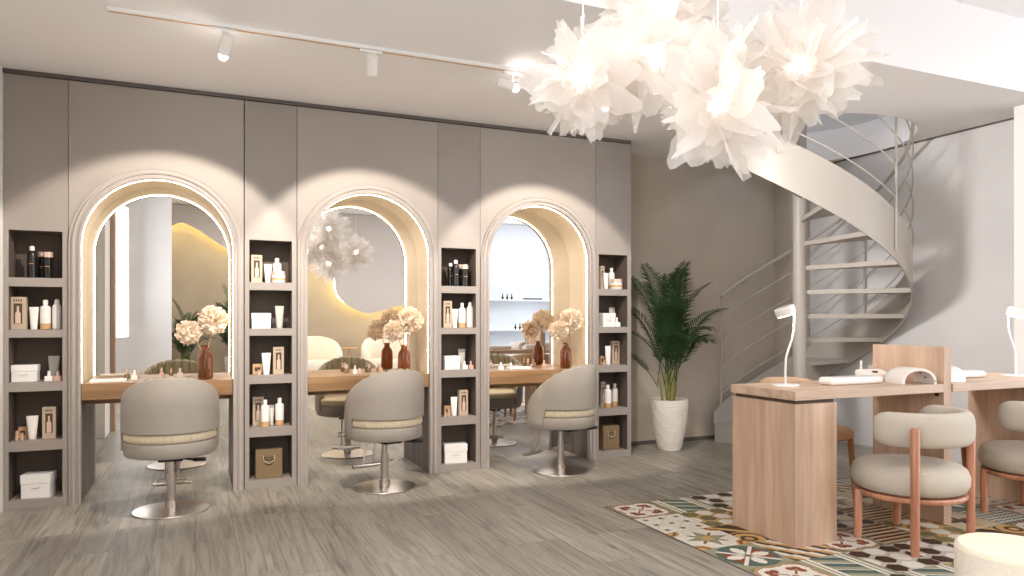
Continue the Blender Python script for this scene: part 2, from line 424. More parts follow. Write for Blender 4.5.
# walls
def clad():
    b = MB(); g = .0018; zt = 2.572
    n = 40
    for xc in AX:
        x0, x1 = xc - .5 + g, xc + .5 - g; ro = RA + .02
        A = [(x0, ZS - .1)] if False else []
        pts = [(xc + ro * math.cos(PI - PI * i / n), ZS + ro * math.sin(PI - PI * i / n)) for i in range(n + 1)]
        poly_top = [(x0 + (x1 - x0) * i / n, zt) for i in range(n + 1)]
        rows = []
        for y in (YW, YW + .03):
            pass
        low = [(p[0], p[1]) for p in pts]
        for i in range(n):
            for y in (YW,):
                b.face([(low[i][0], y, low[i][1]), (low[i + 1][0], y, low[i + 1][1]), (poly_top[i + 1][0], y, zt), (poly_top[i][0], y, zt)])
        b.face([(x0, YW, ZS), (low[0][0], YW, ZS), (x0, YW, zt)]); b.face([(x1, YW, ZS), (low[-1][0], YW, ZS), (x1, YW, zt)])
        for xx in (x0, x1): b.face([(xx, YW, ZS), (xx, YW + .03, ZS), (xx, YW + .03, zt), (xx, YW, zt)])
        b.face([(x0, YW, zt), (x1, YW, zt), (x1, YW + .03, zt), (x0, YW + .03, zt)])
    return b
RA, ZS = .433, 1.577
AX = (-.205, 1.134, 2.467)
w = clad(); struct('wall_mirror_side', w, M_PANEL)
b = MB()       # backing above niches
b.box(XL, 3.29, YW + .23, YB - .02, 2.07, ZC - .002)
for xc in AX: b.box(xc - .4985, xc + .4985, YW + .032, YW + .22, 2.07, 2.574)
struct('trim_2', b, M_GAP)
struct('trim_1', MB().box(XL, 3.297, YW - .012, YW + .035, 2.576, 2.5985), M_TRIMD)
struct('trim_3', MB().box(3.2955, 3.303, YW, YB - .001, 0, ZC - .001), M_PANEL)     # end cheek of the cladding
struct('wall_back', MB().box(XL - .1, XR + .1, YB, YB + .12, 0, 5.0), M_PLAST_B)
struct('wall_right', MB().box(XR, XR + .12, 3.0, YB - .001, 0, 5.0), M_PLAST_G)
struct('wall_corner_pier', MB().box(5.22, XR - .001, 5.30, YB - .001, 0, 2.598), M_PLAST_B)
b = MB()
for (y0, y1, z0, z1) in ((YR, 0, 0, ZH), (1.9, YB, 0, ZH), (0, 1.9, 0, .9), (0, 1.9, 2.6, ZH)): b.box(XL - .12, XL, y0, y1, z0, z1)
struct('wall_left', b, M_WHITE)
b = MB()
for y in (0, .92, 1.86): b.box(XL - .09, XL - .03, y, y + .04, .9, 2.6)
for z in (.9, 2.56): b.box(XL - .09, XL - .03, .04, 1.86, z, z + .04)
w2 = tag(b.build('added_window_2', M_WHITE, None, None), kind='structure')  # unseen window frame added for the left daylight fill
struct('wall_left_pier', MB().box(XL + .001, -.785, 2.3, 3.04, 0, 3.068), M_WHITE)
struct('wall_wing', MB().box(XL + .001, -.31, -.62, -.50, 0, 3.068), M_PLAST_G)
struct('wall_right_pier', MB().box(5.205, XR - .001, 3.001, 3.215, 0.0, 2.598), M_WHITE)
struct('wall_rear', MB().box(XL - .1, XF, YR - .12, YR, 0, ZH), M_PLAST_O)
b = MB()   # unseen wall on the far right, wide opening added to let in daylight
for (y0, y1, z0, z1) in ((YR, -2.1, 0, ZH), (2.5, 3.12, 0, ZH), (-2.1, 2.5, 0, .45), (-2.1, 2.5, 2.85, ZH)): b.box(XF, XF + .15, y0, y1, z0, z1)
struct('wall_far_right', b, M_WHITE)
struct('wall_right_return', MB().box(XR + .121, XF, 3.0, 3.12, 0, ZH), M_WHITE)
b = MB()
for y in (-2.1, -.57, .95, 2.46): b.box(XF + .03, XF + .09, y, y + .04, .45, 2.85)
b.box(XF + .03, XF + .09, -2.06, 2.46, .45, .50); b.box(XF + .03, XF + .09, -2.06, 2.46, 2.80, 2.85)
wf = tag(b.build('added_window_1', M_WHITE, None, None), kind='structure')  # unseen window frame, added along with the right daylight fill
m_glass, t, bb = nt('window_glass'); bb.inputs['Transmission Weight'].default_value = 1; bb.inputs['Roughness'].default_value = 0; bb.inputs['Base Color'].default_value = (1, 1, 1, 1)
MB().box(XF + .055, XF + .062, -2.06, 2.46, .5, 2.8).build('pane', m_glass, wf, None)
MB().box(XL - .065, XL - .058, .04, 1.86, .94, 2.56).build('pane', m_glass, w2, None)

# ceilings
b = MB()
cx_, cy_, hr = 4.62, 4.58, .858
x0, x1, y0, y1 = 3.4, XR, 3.2, YB
def edge(a):
    dx, dy = math.cos(a), math.sin(a)
    k = min(((x1 - cx_) / dx if dx > 1e-9 else (x0 - cx_) / dx if dx < -1e-9 else 1e9), ((y1 - cy_) / dy if dy > 1e-9 else (y0 - cy_) / dy if dy < -1e-9 else 1e9))
    return (cx_ + dx * k, cy_ + dy * k)
angs = sorted(set([2 * PI * i / 96 for i in range(96)] + [math.atan2(yy - cy_, xx - cx_) % (2 * PI) for xx in (x0, x1) for yy in (y0, y1)]))
rows = []
for a in angs:
    ex, ey = edge(a); ix, iy = cx_ + hr * math.cos(a), cy_ + hr * math.sin(a)
    rows.append([(ix, iy, ZC), (ex, ey, ZC), (ex, ey, ZC + .28), (ix, iy, ZC + .28)])
b.grid(rows, close_u=True, close_v=True)
b.box(XL, x0, 2.98, YB, ZC, ZC + .28); b.box(x0, XR, 2.98, y0, ZC, ZC + .28)
b.box(XL, XR, 2.98, 3.0, ZC + .28, ZH + .1)
b.box(XR, XF, 2.98, 3.0, ZC, ZH)
struct('ceiling', b, M_CEIL)
struct('ceiling_high', MB().box(XL, XF, YR, 2.98, ZH, ZH + .1), M_CEIL)
struct('ceiling_upper', MB().box(3.0, XR + .1, 3.0, YB, 4.95, 5.05), M_CEIL)
struct('wall_upper_left', MB().box(2.9, 3.0, 3.0, YB, ZC + .28, 5), M_WHITE)
struct('wall_upper_front', MB().box(3.0, XR, 2.9, 3.0, ZH + .11, 5), M_WHITE)
struct('trim_5', MB().box(XR - .006, XR + .01, 3.36, 5.29, ZC - .014, ZC - .0005), M_TRIMD)   # shadow gap along right wall
struct('baseboard_back', MB().box(3.31, 5.215, YB - .008, YB - .0005, 0, .035), M_TRIMD)

# panel bodies for the added fill lights of the high ceiling
cl0 = None
for i, (x, y) in enumerate(((.9, -.9), (3.0, -.3), (5.3, .2), (.2, 1.7))):
    if cl0 is None:
        cl0 = thing('added_ceiling_panel', '', 'ceiling light', (x, y, 3.07))
        bb_ = MB()
        for (a0, a1, c0, c1) in ((-.5, .5, -.5, -.47), (-.5, .5, .47, .5), (-.5, -.47, -.47, .47), (.47, .5, -.47, .47)): bb_.box(a0, a1, c0, c1, -.035, -.001)
        bb_.build('frame', M_WHITE, cl0, None)
        MB().box(-.469, .469, -.469, .469, -.02, -.012).build('diffuser', M_PANELGLOW, cl0, None)
        o = cl0
    else: o = dup(cl0); o.location = (x, y, 3.07)
    tag(o, ('added square ceiling fill light over the waiting armchairs', 'added square ceiling fill light behind the manicure desk', 'added square ceiling fill light near the added windows', 'added square ceiling fill light nearest the mirrors')[i], group='square fill lights added to the high ceiling')

# ------------------------------------------------------------------ arched niches
def archpath(r, xc, z0, n=40):
    p = [(xc - r, z0), (xc - r, (z0 + ZS) / 2)]
    p += [(xc + r * math.cos(PI - PI * i / n), ZS + r * math.sin(PI - PI * i / n)) for i in range(n + 1)]
    return p + [(xc + r, (z0 + ZS) / 2), (xc + r, z0)]
def sweep(prof, xc, z0, closed=True):
    """prof: list of (radius offset, y); swept along the arch line"""
    b = MB(); rows = [[(x, y, z) for (x, z) in archpath(RA + dr, xc, z0)] for (dr, y) in prof]
    b.grid(rows, close_u=closed)
    for e in (0, -1): b.face([r[e] for r in rows]) if closed else None
    return b
arch_lab = ('arched mirror niche with glowing rim, leftmost, reflecting two palms', 'arched mirror niche with glowing rim, middle one, reflecting the wavy wall panel', 'arched mirror niche with glowing rim, rightmost, reflecting bright white shelving')
cnt_lab = ('oak vanity counter inside the leftmost arched niche', 'oak vanity counter inside the middle arched niche', 'oak vanity counter inside the rightmost arched niche')
for i, xc in enumerate(AX):
    t = thing('arched_niche', arch_lab[i], 'mirror niche', (xc, YW, 0), 0, 'arched mirror niches')
    pr = [(0, YW + .02), (0, YW - .020), (.008, YW - .024), (.016, YW - .020), (.018, YW - .012), (.028, YW - .012), (.030, YW - .022), (.040, YW - .026), (.048, YW - .022), (.050, YW - .010), (.058, YW - .010), (.064, YW - .014), (.0655, YW), (.0655, YW + .02)]
    def lo(b):
        for v in b.bm.verts: v.co.x -= xc; v.co.y -= YW
        return b
    lo(sweep(pr, xc, 0)).build('moulding', M_MOULD, t, 40)
    lo(sweep([(.009, YW + .0205), (.009, YM + .02), (.035, YM + .02), (.035, YW + .0205)], xc, .725)).build('reveal', M_REVEAL, t, 40)
    for s in (-1, 1):
        x = s * RA
        MB().box(min(x, x + s * .03), max(x, x + s * .03), .0205, YM - YW + .02, 0, .724).build('side_panel', M_SIDEP, t, None)
    # mirror: arch shaped plate
    n = 48; RM = RA + .008; poly = [(-RA, .0), (RA, .0), (RA, .725), (RM, .7251)] + [(RM * math.cos(PI * k / n), ZS + RM * math.sin(PI * k / n)) for k in range(n + 1)] + [(-RM, .7251), (-RA, .725)]
    MB().prism(poly, 'y', YM - YW, YM - YW + .006).build('mirror', M_MIRROR, t, None)
    b = MB(); pth = archpath(RA + .0018, xc, .735, 48); b.tube([(x - xc, .031, z) for x, z in pth], .0029, 6)
    b.build('led_strip', M_LED, t)
    c = thing('vanity_counter', cnt_lab[i], 'counter', (xc, YW, .63), 0, 'vanity counters')
    MB().box(-RA + .002, RA - .002, -.004, YM - YW - .002, 0, .10, bev=.002).build('top', M_COUNTER, c, None)
    MB().box(-RA + .002, RA - .002, .20, .22, -.045, -.0005).build('rail', M_COUNTER, c, None)

# ------------------------------------------------------------------ shelf units
ROWS = [(1.372, 1.653), (1.063, 1.319), (.750, 1.015), (.400, .694), (.050, .340)]
UN = [(XL, -.705), (.298, .633), (1.634, 1.967), (2.967, 3.295)]
OP = [(-1.008, -.735), (.328, .601), (1.660, 1.933), (2.995, 3.268)]
ulab = ('tall taupe open shelf column, leftmost', 'tall taupe open shelf column between left and middle arches', 'tall taupe open shelf column between middle and right arches', 'tall taupe open shelf column beside the palm')
uname = ('leftmost shelf column', 'second shelf column', 'third shelf column', 'shelf column beside the palm')
DEP = .205
for i in range(4):
    u0, u1 = UN[i]; o0, o1 = OP[i]; g = .0015
    t = thing('shelf_column', ulab[i], 'shelf unit', (u0, YW, 0), 0, 'taupe shelf columns')
    b = MB()
    for (a, c) in ((u0 + g, o0), (o1, u1 - g)): b.box(a - u0, c - u0, 0, DEP + .02, 0, 2.572)
    b.box(o0 - u0, o1 - u0, 0, DEP + .02, 1.653, 2.572)
    b.box(o0 - u0, o1 - u0, 0, DEP + .02, 0, .050)
    b.build('frame', M_UNIT, t, None)
    for k in range(4): MB().box(o0 - u0, o1 - u0, 0, DEP, ROWS[k + 1][1], ROWS[k][0], bev=.0015).build('shelf', M_UNIT, t, None)
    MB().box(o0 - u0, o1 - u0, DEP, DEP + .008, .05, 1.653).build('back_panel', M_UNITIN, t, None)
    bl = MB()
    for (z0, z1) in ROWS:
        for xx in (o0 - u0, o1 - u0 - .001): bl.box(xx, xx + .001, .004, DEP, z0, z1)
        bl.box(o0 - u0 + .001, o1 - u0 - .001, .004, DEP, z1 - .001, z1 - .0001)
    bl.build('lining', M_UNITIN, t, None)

# ------------------------------------------------------------------ small goods
PR = {}
def proto(kind):
    if kind in PR: return dup(PR[kind])
    t = thing(kind, '', 'x')
    if kind == 'kraft_box':
        MB().box(-.5, .5, -.35, .35, 0, 1, bev=.01).build('carton', M_KRAFT, t, None)
        MB().box(-.27, .27, -.362, -.351, .18, .80).build('window', M_LABEL, t, None)
        b = MB(); b.lathe([(.16, .19), (.17, .22), (.17, .5), (.07, .56), (.07, .72)], 16, (0, -.372, 0), 1, .05); b.build('visible_bottle', M_COPPER, t)
        b = MB()
        for k in range(4): b.box(-.28 + .15 * k, -.20 + .15 * k, -.362, -.351, .86, .93)
        b.build('print', M_LABEL, t, None)
    elif kind == 'small_carton':
        MB().box(-.5, .5, -.4, .4, 0, 1, bev=.02).build('carton', M_SAND, t, None); MB().box(-.3, .3, -.412, -.401, .3, .7).build('print', M_LABEL, t, None)
    elif kind == 'tube':
        b = MB(); n = 20; rows = []
        for z in (.12, .16, .4, .7, 1):
            f = (z - .12) / .88; rows.append([((.36 + .14 * f) * math.cos(2 * PI * k / n), (.36 * (1 - f) + .03 * f) * math.sin(2 * PI * k / n), z) for k in range(n)])
        V = b.grid(rows, close_v=True); b.bm.faces.new(V[-1]); b.bm.faces.new(V[0][::-1]); b.build('tube_body', M_WHITEG, t, 50)
        MB().lathe([(.34, 0), (.34, .119)], 20).build('cap', M_WHITE, t)
    elif kind == 'bottle':
        MB().lathe([(.44, 0), (.49, .012), (.49, .2)], 24).build('base_band', M_SAND, t)
        MB().lathe([(.5, .2), (.5, .70), (.46, .77), (.26, .81), (.2, .82), (.2, .85)], 24).build('bottle_body', M_WHITEG, t, 50)
        MB().lathe([(.24, .85), (.24, .985), (.2, 1)], 20).build('cap', M_WHITE, t)
    elif kind == 'round_bottle':
        MB().lathe([(.44, 0), (.5, .02), (.5, .68), (.46, .76), (.3, .83), (.24, .85)], 24).build('bottle_body', M_WHITEG, t, 50)
        MB().lathe([(.25, .85), (.26, .92), (.2, .98), (.1, 1)], 20).build('cap', M_WHITE, t)
    elif kind == 'black_bottle':
        MB().lathe([(.46, 0), (.5, .015), (.5, .70), (.46, .77), (.3, .83), (.26, .86)], 24).build('bottle_body', M_BLACKG, t, 50)
        MB().lathe([(.27, .86), (.28, .96), (.2, 1)], 20).build('cap', M_WHITE, t)
        MB().box(-.2, .2, -.512, -.49, .44, .455).build('print', M_SAND, t, None)
    elif kind == 'black_jar':
        MB().lathe([(.46, 0), (.5, .015), (.5, .80)], 24).build('jar_body', M_BLACKG, t, 50)
        MB().lathe([(.5, .80), (.5, .985), (.46, 1)], 24).build('cap', M_COPPER, t)
        MB().box(-.25, .25, -.512, -.48, .44, .46).build('print', M_SAND, t, None)
    elif kind == 'white_box':
        MB().box(-.48, .48, -.33, .33, 0, .62, bev=.01).build('box_base', M_WHITE, t, None)
        MB().box(-.5, .5, -.35, .35, .62, 1, bev=.012).build('lid', M_WHITE, t, None)
        b = MB(); b.tube([(-.13, -.331, .50), (-.12, -.38, .44), (0, -.40, .42), (.12, -.38, .44), (.13, -.331, .50)], .012, 6); b.build('handle', M_STEEL, t)
    elif kind == 'nail_bottle':
        MB().box(-.5, .5, -.5, .5, 0, .5, bev=.06).build('bottle_body', M_WHITEG, t, None)
        MB().lathe([(.22, .5), (.20, .95), (.14, 1)], 16).build('cap', M_WHITE, t)
    elif kind == 'pink_nail_bottle':
        MB().box(-.5, .5, -.5, .5, 0, .5, bev=.06).build('bottle_body', M_PINK, t, None)
        MB().lathe([(.22, .5), (.20, .95), (.14, 1)], 16).build('cap', M_COPPER, t)
    elif kind == 'brown_nail_bottle':
        MB().lathe([(.46, 0), (.5, .04), (.5, .4), (.22, .52)], 18).build('bottle_body', M_KRAFTD, t)
        MB().lathe([(.2, .52), (.18, .95), (.12, 1)], 16).build('cap', M_COPPER, t)
    elif kind == 'lip_tube':
        MB().lathe([(.48, 0), (.48, .55)], 16).build('tube_body', M_COPPER, t); MB().lathe([(.42, .55), (.42, .96), (.3, 1)], 16).build('cap', M_PINK, t)
    elif kind == 'jar':
        MB().lathe([(.46, 0), (.5, .05), (.5, .62)], 28).build('jar_body', M_WHITEG, t, 40)
        MB().lathe([(.5, .62), (.5, .95), (.46, 1)], 28).build('lid', M_COPPER, t)
        MB().lathe([(.504, .2), (.504, .42)], 28).build('print', M_SAND, t)
    elif kind == 'paper_bag':
        b = MB(); b.box(-.5, .5, -.3, .3, 0, 1, bev=.012); b.build('bag_body', M_KRAFTD, t, None)
        b = MB(); b.tube([(-.22, -.306, .80), (-.20, -.33, .62), (0, -.345, .53), (.20, -.33, .62), (.22, -.306, .80)], .014, 6); b.build('handle', M_STRING, t)
        b = MB()
        for (x0, x1, z) in ((-.22, -.02, .62), (.02, .2, .62), (-.16, .18, .54), (-.12, .12, .46), (-.2, -.05, .70), (-.02, .16, .70)): b.box(x0, x1, -.308, -.3, z, z + .045)
        b.build('print', M_LABEL, t, None)
    PR[kind] = t
    return t
CATS = dict(kraft_box='box', small_carton='box', tube='tube', bottle='bottle', round_bottle='bottle', black_bottle='bottle', black_jar='jar', white_box='box', nail_bottle='nail polish', pink_nail_bottle='nail polish', brown_nail_bottle='nail polish', lip_tube='lip balm', jar='jar', paper_bag='bag')
NAMES = dict(nail_bottle='nail_polish_bottle', pink_nail_bottle='nail_polish_bottle', brown_nail_bottle='nail_polish_bottle', tube='cream_tube', bottle='lotion_bottle', round_bottle='lotion_bottle', jar='cream_jar', white_box='lidded_box')
DESC = dict(kraft_box='tall kraft box with a window', small_carton='small tan carton', tube='white cream tube', bottle='white bottle with tan base', round_bottle='plain white rounded bottle', black_bottle='black bottle with pale cap', black_jar='black jar with rose cap', white_box='white lidded box', nail_bottle='white nail polish bottle', pink_nail_bottle='pink nail polish bottle', brown_nail_bottle='brown nail polish bottle', lip_tube='tiny rose tube', jar='low white jar with rose lid', paper_bag='brown bag with string handle')
RN = ('top', 'second', 'third', 'fourth', 'bottom')
def put(kind, px0, px1, pyt, z, Y, where, desc=None, rz=0, group=None, hh=None, matl=None):
    """a small thing standing on height z at distance Y, spanning px0..px1, top at pyt"""
    a = onY(px0, pyt, Y); c = onY(px1, pyt, Y); wd = c.x - a.x
    o = proto(kind); h = hh or (a.z - z)
    o.location = ((a.x + c.x) / 2, Y, z); o.scale = (wd, wd, h); o.rotation_euler = (0, 0, rz)
    if kind in ('paper_bag', 'white_box') : o.scale = (wd, min(wd, .17), h)
    o.name = NAMES.get(kind, kind)
    if matl:
        for ch in o.children:
            if ch.name.startswith(('tube_body', 'cap')):
                ch.data = ch.data.copy(); ch.data.materials[0] = matl
    return tag(o, (desc or DESC[kind]) + ' ' + where, CATS[kind], group)
def shelf(u, r, items):
    z = ROWS[r][0] + .0005; pl = 'on %s shelf of %s' % (RN[r], uname[u])
    for it in items:
        kind, x0, x1, yt = it[:4]; kw = it[4] if len(it) > 4 else {}
        Y = kw.pop('Y', YW + .085)
        put(kind, x0, x1, yt, z, Y, pl, group='goods on the ' + uname[u], **kw)
FR, BK = YW + .05, YW + .13
shelf(0, 0, [('black_bottle', 27, 37, 246, dict(desc='slim black bottle with white cap')), ('black_jar', 43, 53, 252, dict(desc='front black jar with rose cap')), ('black_jar', 38, 47, 252, dict(Y=BK + .02, desc='rear black jar with rose cap'))])
shelf(0, 1, [('kraft_box', 11, 27, 297), ('tube', 29, 39, 307), ('bottle', 40, 51, 300), ('round_bottle', 52, 62, 299)])
shelf(0, 2, [('white_box', 12.5, 39, 365), ('tube', 48, 60, 356, dict(Y=BK, matl=M_GREYT, desc='grey cream tube')), ('nail_bottle', 45, 53, 371, dict(Y=FR)), ('pink_nail_bottle', 54, 62, 371, dict(Y=FR))])
shelf(0, 3, [('lip_tube', 15, 18.7, 431, dict(Y=FR, desc='left tiny rose tube')), ('lip_tube', 20, 24, 433, dict(Y=FR, desc='right tiny rose tube')), ('small_carton', 19, 27.5, 427, dict(Y=BK)), ('tube', 26, 38.5, 416), ('kraft_box', 43, 56.5, 407)])
shelf(0, 4, [('white_box', 23, 54, 474, dict(desc='large white lidded box with metal handle', rz=R(-8)))])
shelf(1, 0, [('kraft_box', 251, 262, 255), ('tube', 264, 272, 264), ('bottle', 272.5, 281.5, 258, dict(Y=BK)), ('jar', 271.5, 285.5, 271, dict(Y=FR))])
shelf(1, 1, [('white_box', 251, 270.5, 313), ('tube', 275, 284, 306, dict(matl=M_GREYT, desc='grey cream tube'))])
shelf(1, 2, [('small_carton', 252.5, 262, 364, dict(Y=BK)), ('lip_tube', 257, 260.5, 370, dict(Y=FR)), ('tube', 261.5, 271, 353), ('kraft_box', 273, 283.5, 347)])
shelf(1, 3, [('kraft_box', 252.5, 263.5, 397, dict(Y=BK)), ('bottle', 260.5, 269.5, 400, dict(Y=FR, desc='front white bottle with tan base')), ('tube', 268.5, 274.5, 405, dict(Y=BK)), ('bottle', 275, 284, 398, dict(desc='rear white bottle with tan base'))])
shelf(1, 4, [('paper_bag', 255, 281.5, 449)])
shelf(2, 0, [('black_bottle', 452.5, 459, 260, dict(Y=FR, desc='front black bottle with white cap')), ('black_bottle', 447.5, 453.5, 263, dict(Y=BK, desc='rear black bottle with pale cap')), ('black_jar', 461, 468, 264.5, dict(Y=FR, desc='front black jar with rose cap')), ('black_jar', 457.5, 463.5, 264.5, dict(Y=BK, desc='rear black jar with rose cap'))])
shelf(2, 1, [('kraft_box', 442.5, 451, 301), ('tube', 451.5, 458, 309), ('bottle', 458.5, 465.5, 303), ('round_bottle', 466.5, 473.5, 302)])
shelf(2, 2, [('white_box', 443, 458.5, 356), ('tube', 458, 465.5, 349, dict(Y=BK, matl=M_GREYT, desc='grey cream tube')), ('nail_bottle', 462, 467, 361, dict(Y=FR)), ('pink_nail_bottle', 468.5, 473, 361, dict(Y=FR))])
shelf(2, 3, [('small_carton', 443.5, 450.5, 406, dict(Y=BK)), ('lip_tube', 444, 446.5, 411, dict(Y=FR, desc='left tiny rose tube')), ('lip_tube', 447.5, 450, 409, dict(Y=FR, desc='right tiny rose tube')), ('tube', 450.5, 457.5, 397), ('kraft_box', 458.5, 467, 390)])
shelf(2, 4, [('white_box', 443.5, 465.5, 444, dict(desc='large white lidded box with metal handle', rz=R(-8)))])
shelf(3, 0, [('kraft_box', 600, 603.8, 266, dict(Y=BK)), ('tube', 603.5, 608.5, 273), ('bottle', 608.8, 614.2, 268, dict(Y=BK)), ('jar', 611, 621.5, 279, dict(Y=FR))])
shelf(3, 1, [('white_box', 600.5, 613, 313), ('tube', 609, 615, 307.5, dict(Y=BK, matl=M_GREYT, desc='grey cream tube')), ('nail_bottle', 614.5, 619, 317.5, dict(Y=FR))])
shelf(3, 2, [('small_carton', 600, 603.5, 356, dict(Y=BK)), ('lip_tube', 603.2, 605.3, 360, dict(Y=FR)), ('tube', 605, 611, 346), ('kraft_box', 611, 618, 341, dict(Y=BK))])
shelf(3, 3, [('kraft_box', 600.5, 604.5, 382, dict(Y=BK)), ('bottle', 604.5, 611, 385, dict(Y=FR, desc='front white bottle with tan base')), ('bottle', 612, 617.5, 383.5, dict(desc='rear white bottle with tan base', Y=BK))])
shelf(3, 4, [('paper_bag', 600.5, 616.5, 425.5)])

# goods on the vanity counters
ZK = .7305
def oncounter(i, items):
    pl = 'on the counter of the %s arched niche' % ('leftmost', 'middle', 'rightmost')[i]
    for (kind, px, py, h, wd, extra) in items:
        p = onZ(px, py, ZK); Y = min(p.y, YM - .035)
        X = onY(px, 320, Y).x
        o = proto(kind); o.location = (X, Y, ZK); o.scale = (wd, wd, h); o.name = NAMES.get(kind, kind)
        tag(o, '%s %s' % (extra, pl), CATS[kind], 'small bottles on the vanity counters')
oncounter(0, [('brown_nail_bottle', 126.5, 379, .065, .03, 'rose brown bottle beside the white comb pad'), ('nail_bottle', 134.5, 380, .065, .034, 'white bottle right of the rose brown one'),
              ('pink_nail_bottle', 161.5, 377, .065, .028, 'pink polish bottle just left above the chair'), ('brown_nail_bottle', 171, 376, .062, .026, 'brown polish bottle above the chair middle'), ('nail_bottle', 180, 376.5, .06, .034, 'white polish bottle right above the chair')])
oncounter(1, [('brown_nail_bottle', 346.5, 373, .065, .034, 'brown polish bottle farthest left'), ('nail_bottle', 355, 374, .062, .028, 'white polish bottle with its pink neighbour'), ('pink_nail_bottle', 359.5, 374, .045, .026, 'low pink polish bottle'),
              ('brown_nail_bottle', 369, 370.5, .062, .03, 'brown polish bottle near the vase'), ('pink_nail_bottle', 380.5, 371, .055, .028, 'pink polish bottle nearest the vase')])
oncounter(2, [('nail_bottle', 501, 370, .062, .034, 'white polish bottle farthest left'), ('nail_bottle', 511, 369.5, .055, .028, 'smaller white polish bottle beside the pad'), ('brown_nail_bottle', 528, 366.5, .07, .036, 'brown polish bottle with tall cap'), ('pink_nail_bottle', 544, 367.5, .062, .03, 'pink polish bottle beside the vase')])
# textured pads
def pad(x, y, sx, sy, lab):
    b = MB(); b.box(-sx, sx, -sy, sy, 0, .012, bev=.004)
    n = 14
    for i in range(n):
        for j in range(4): b.ball((-sx + 2 * sx * (i + .5) / n, -sy + 2 * sy * (j + .5) / 4, .0125), .007, 1)
    tag(b.build('hand_pad', M_WHITEG, None, loc=(x, y, ZK)), lab, 'pad', 'bobbled pads on the vanity counters')
pad(-.50, 5.20, .10, .045, 'white bobbled hand pad in the left corner of the leftmost counter')
pad(2.36, 5.27, .09, .04, 'white bobbled hand pad in the middle of the rightmost counter')

# vases with dried blooms
random.seed(5)
def bloom(c, r):
    b = MB()
    for k in range(420):
        d = Vector((random.gauss(0, 1), random.gauss(0, 1), random.gauss(0, 1))).normalized()
        u = d.orthogonal().normalized(); v = d.cross(u); a = random.uniform(0, 2 * PI); t = u * math.cos(a) + v * math.sin(a); w2 = d.cross(t)
        rr = r * random.choice((1, 1, 1, .9)) * random.uniform(.80, 1.06) * (1 + .07 * math.sin(5 * d.x + 3) * math.sin(6 * d.z + 1)); s = r * random.uniform(.09, .16)
        p0 = Vector(c) + d * rr * .55; p1 = Vector(c) + d * rr
        b.face([p0 + t * s * .3, p0 - t * s * .3, p1 - t * s + w2 * s * .3, p1 + d * s * .15 - w2 * s * .2, p1 + t * s + w2 * s * .3])
    b.ball(c, r * .6, 2)
    return b
def vase(xc, lab, sw):
    v = thing('vase', lab, 'vase', (xc, 5.185, ZK), 0, 'amber vases')
    b = MB(); VP_ = ([(.030, 0), (.037, .006), (.038, .02), (.038, .130), (.034, .152), (.022, .170), (.0185, .179), (.0185, .198), (.022, .202), (.022, .207), (.0155, .207), (.0155, .180), (.030, .152), (.0345, .130), (.0345, .012), (.005, .009), (0, .009)]); b.lathe([(r_ * 1.22, z_) for r_, z_ in VP_], 28)
    b.build('glass_body', M_AMBER, v, 40)
    for j, (dx, dy, z, r, lb) in enumerate(((.045, .0, .386, .098, 'larger creamy dried bloom on the right'), (-.085, -.01, .308, .082, 'smaller creamy dried bloom leaning left'))):
        dx *= (sw if dx < 0 else 1); fl = thing('dried_flower', lb + ' in the ' + lab, 'flower', (xc, 5.185, ZK), 0, 'dried blooms')
        bloom((dx, dy, z), r).build('bloom', M_PETALF, fl, None, fix=False)
        MB().tube([((.006 if dx > 0 else -.006), 0, .013), (dx * .15, 0, .17), (dx * .6, dy * .5, .26), (dx, dy, z - r * .5)], .0028, 6).build('stem', M_STEMF, fl)
vase(AX[0] + .268, 'amber glass vase in the leftmost arch', 1.2)
vase(AX[1] + .268, 'amber glass vase in the middle arch', .9)
vase(AX[2] + .273, 'amber glass vase in the rightmost arch', .85)

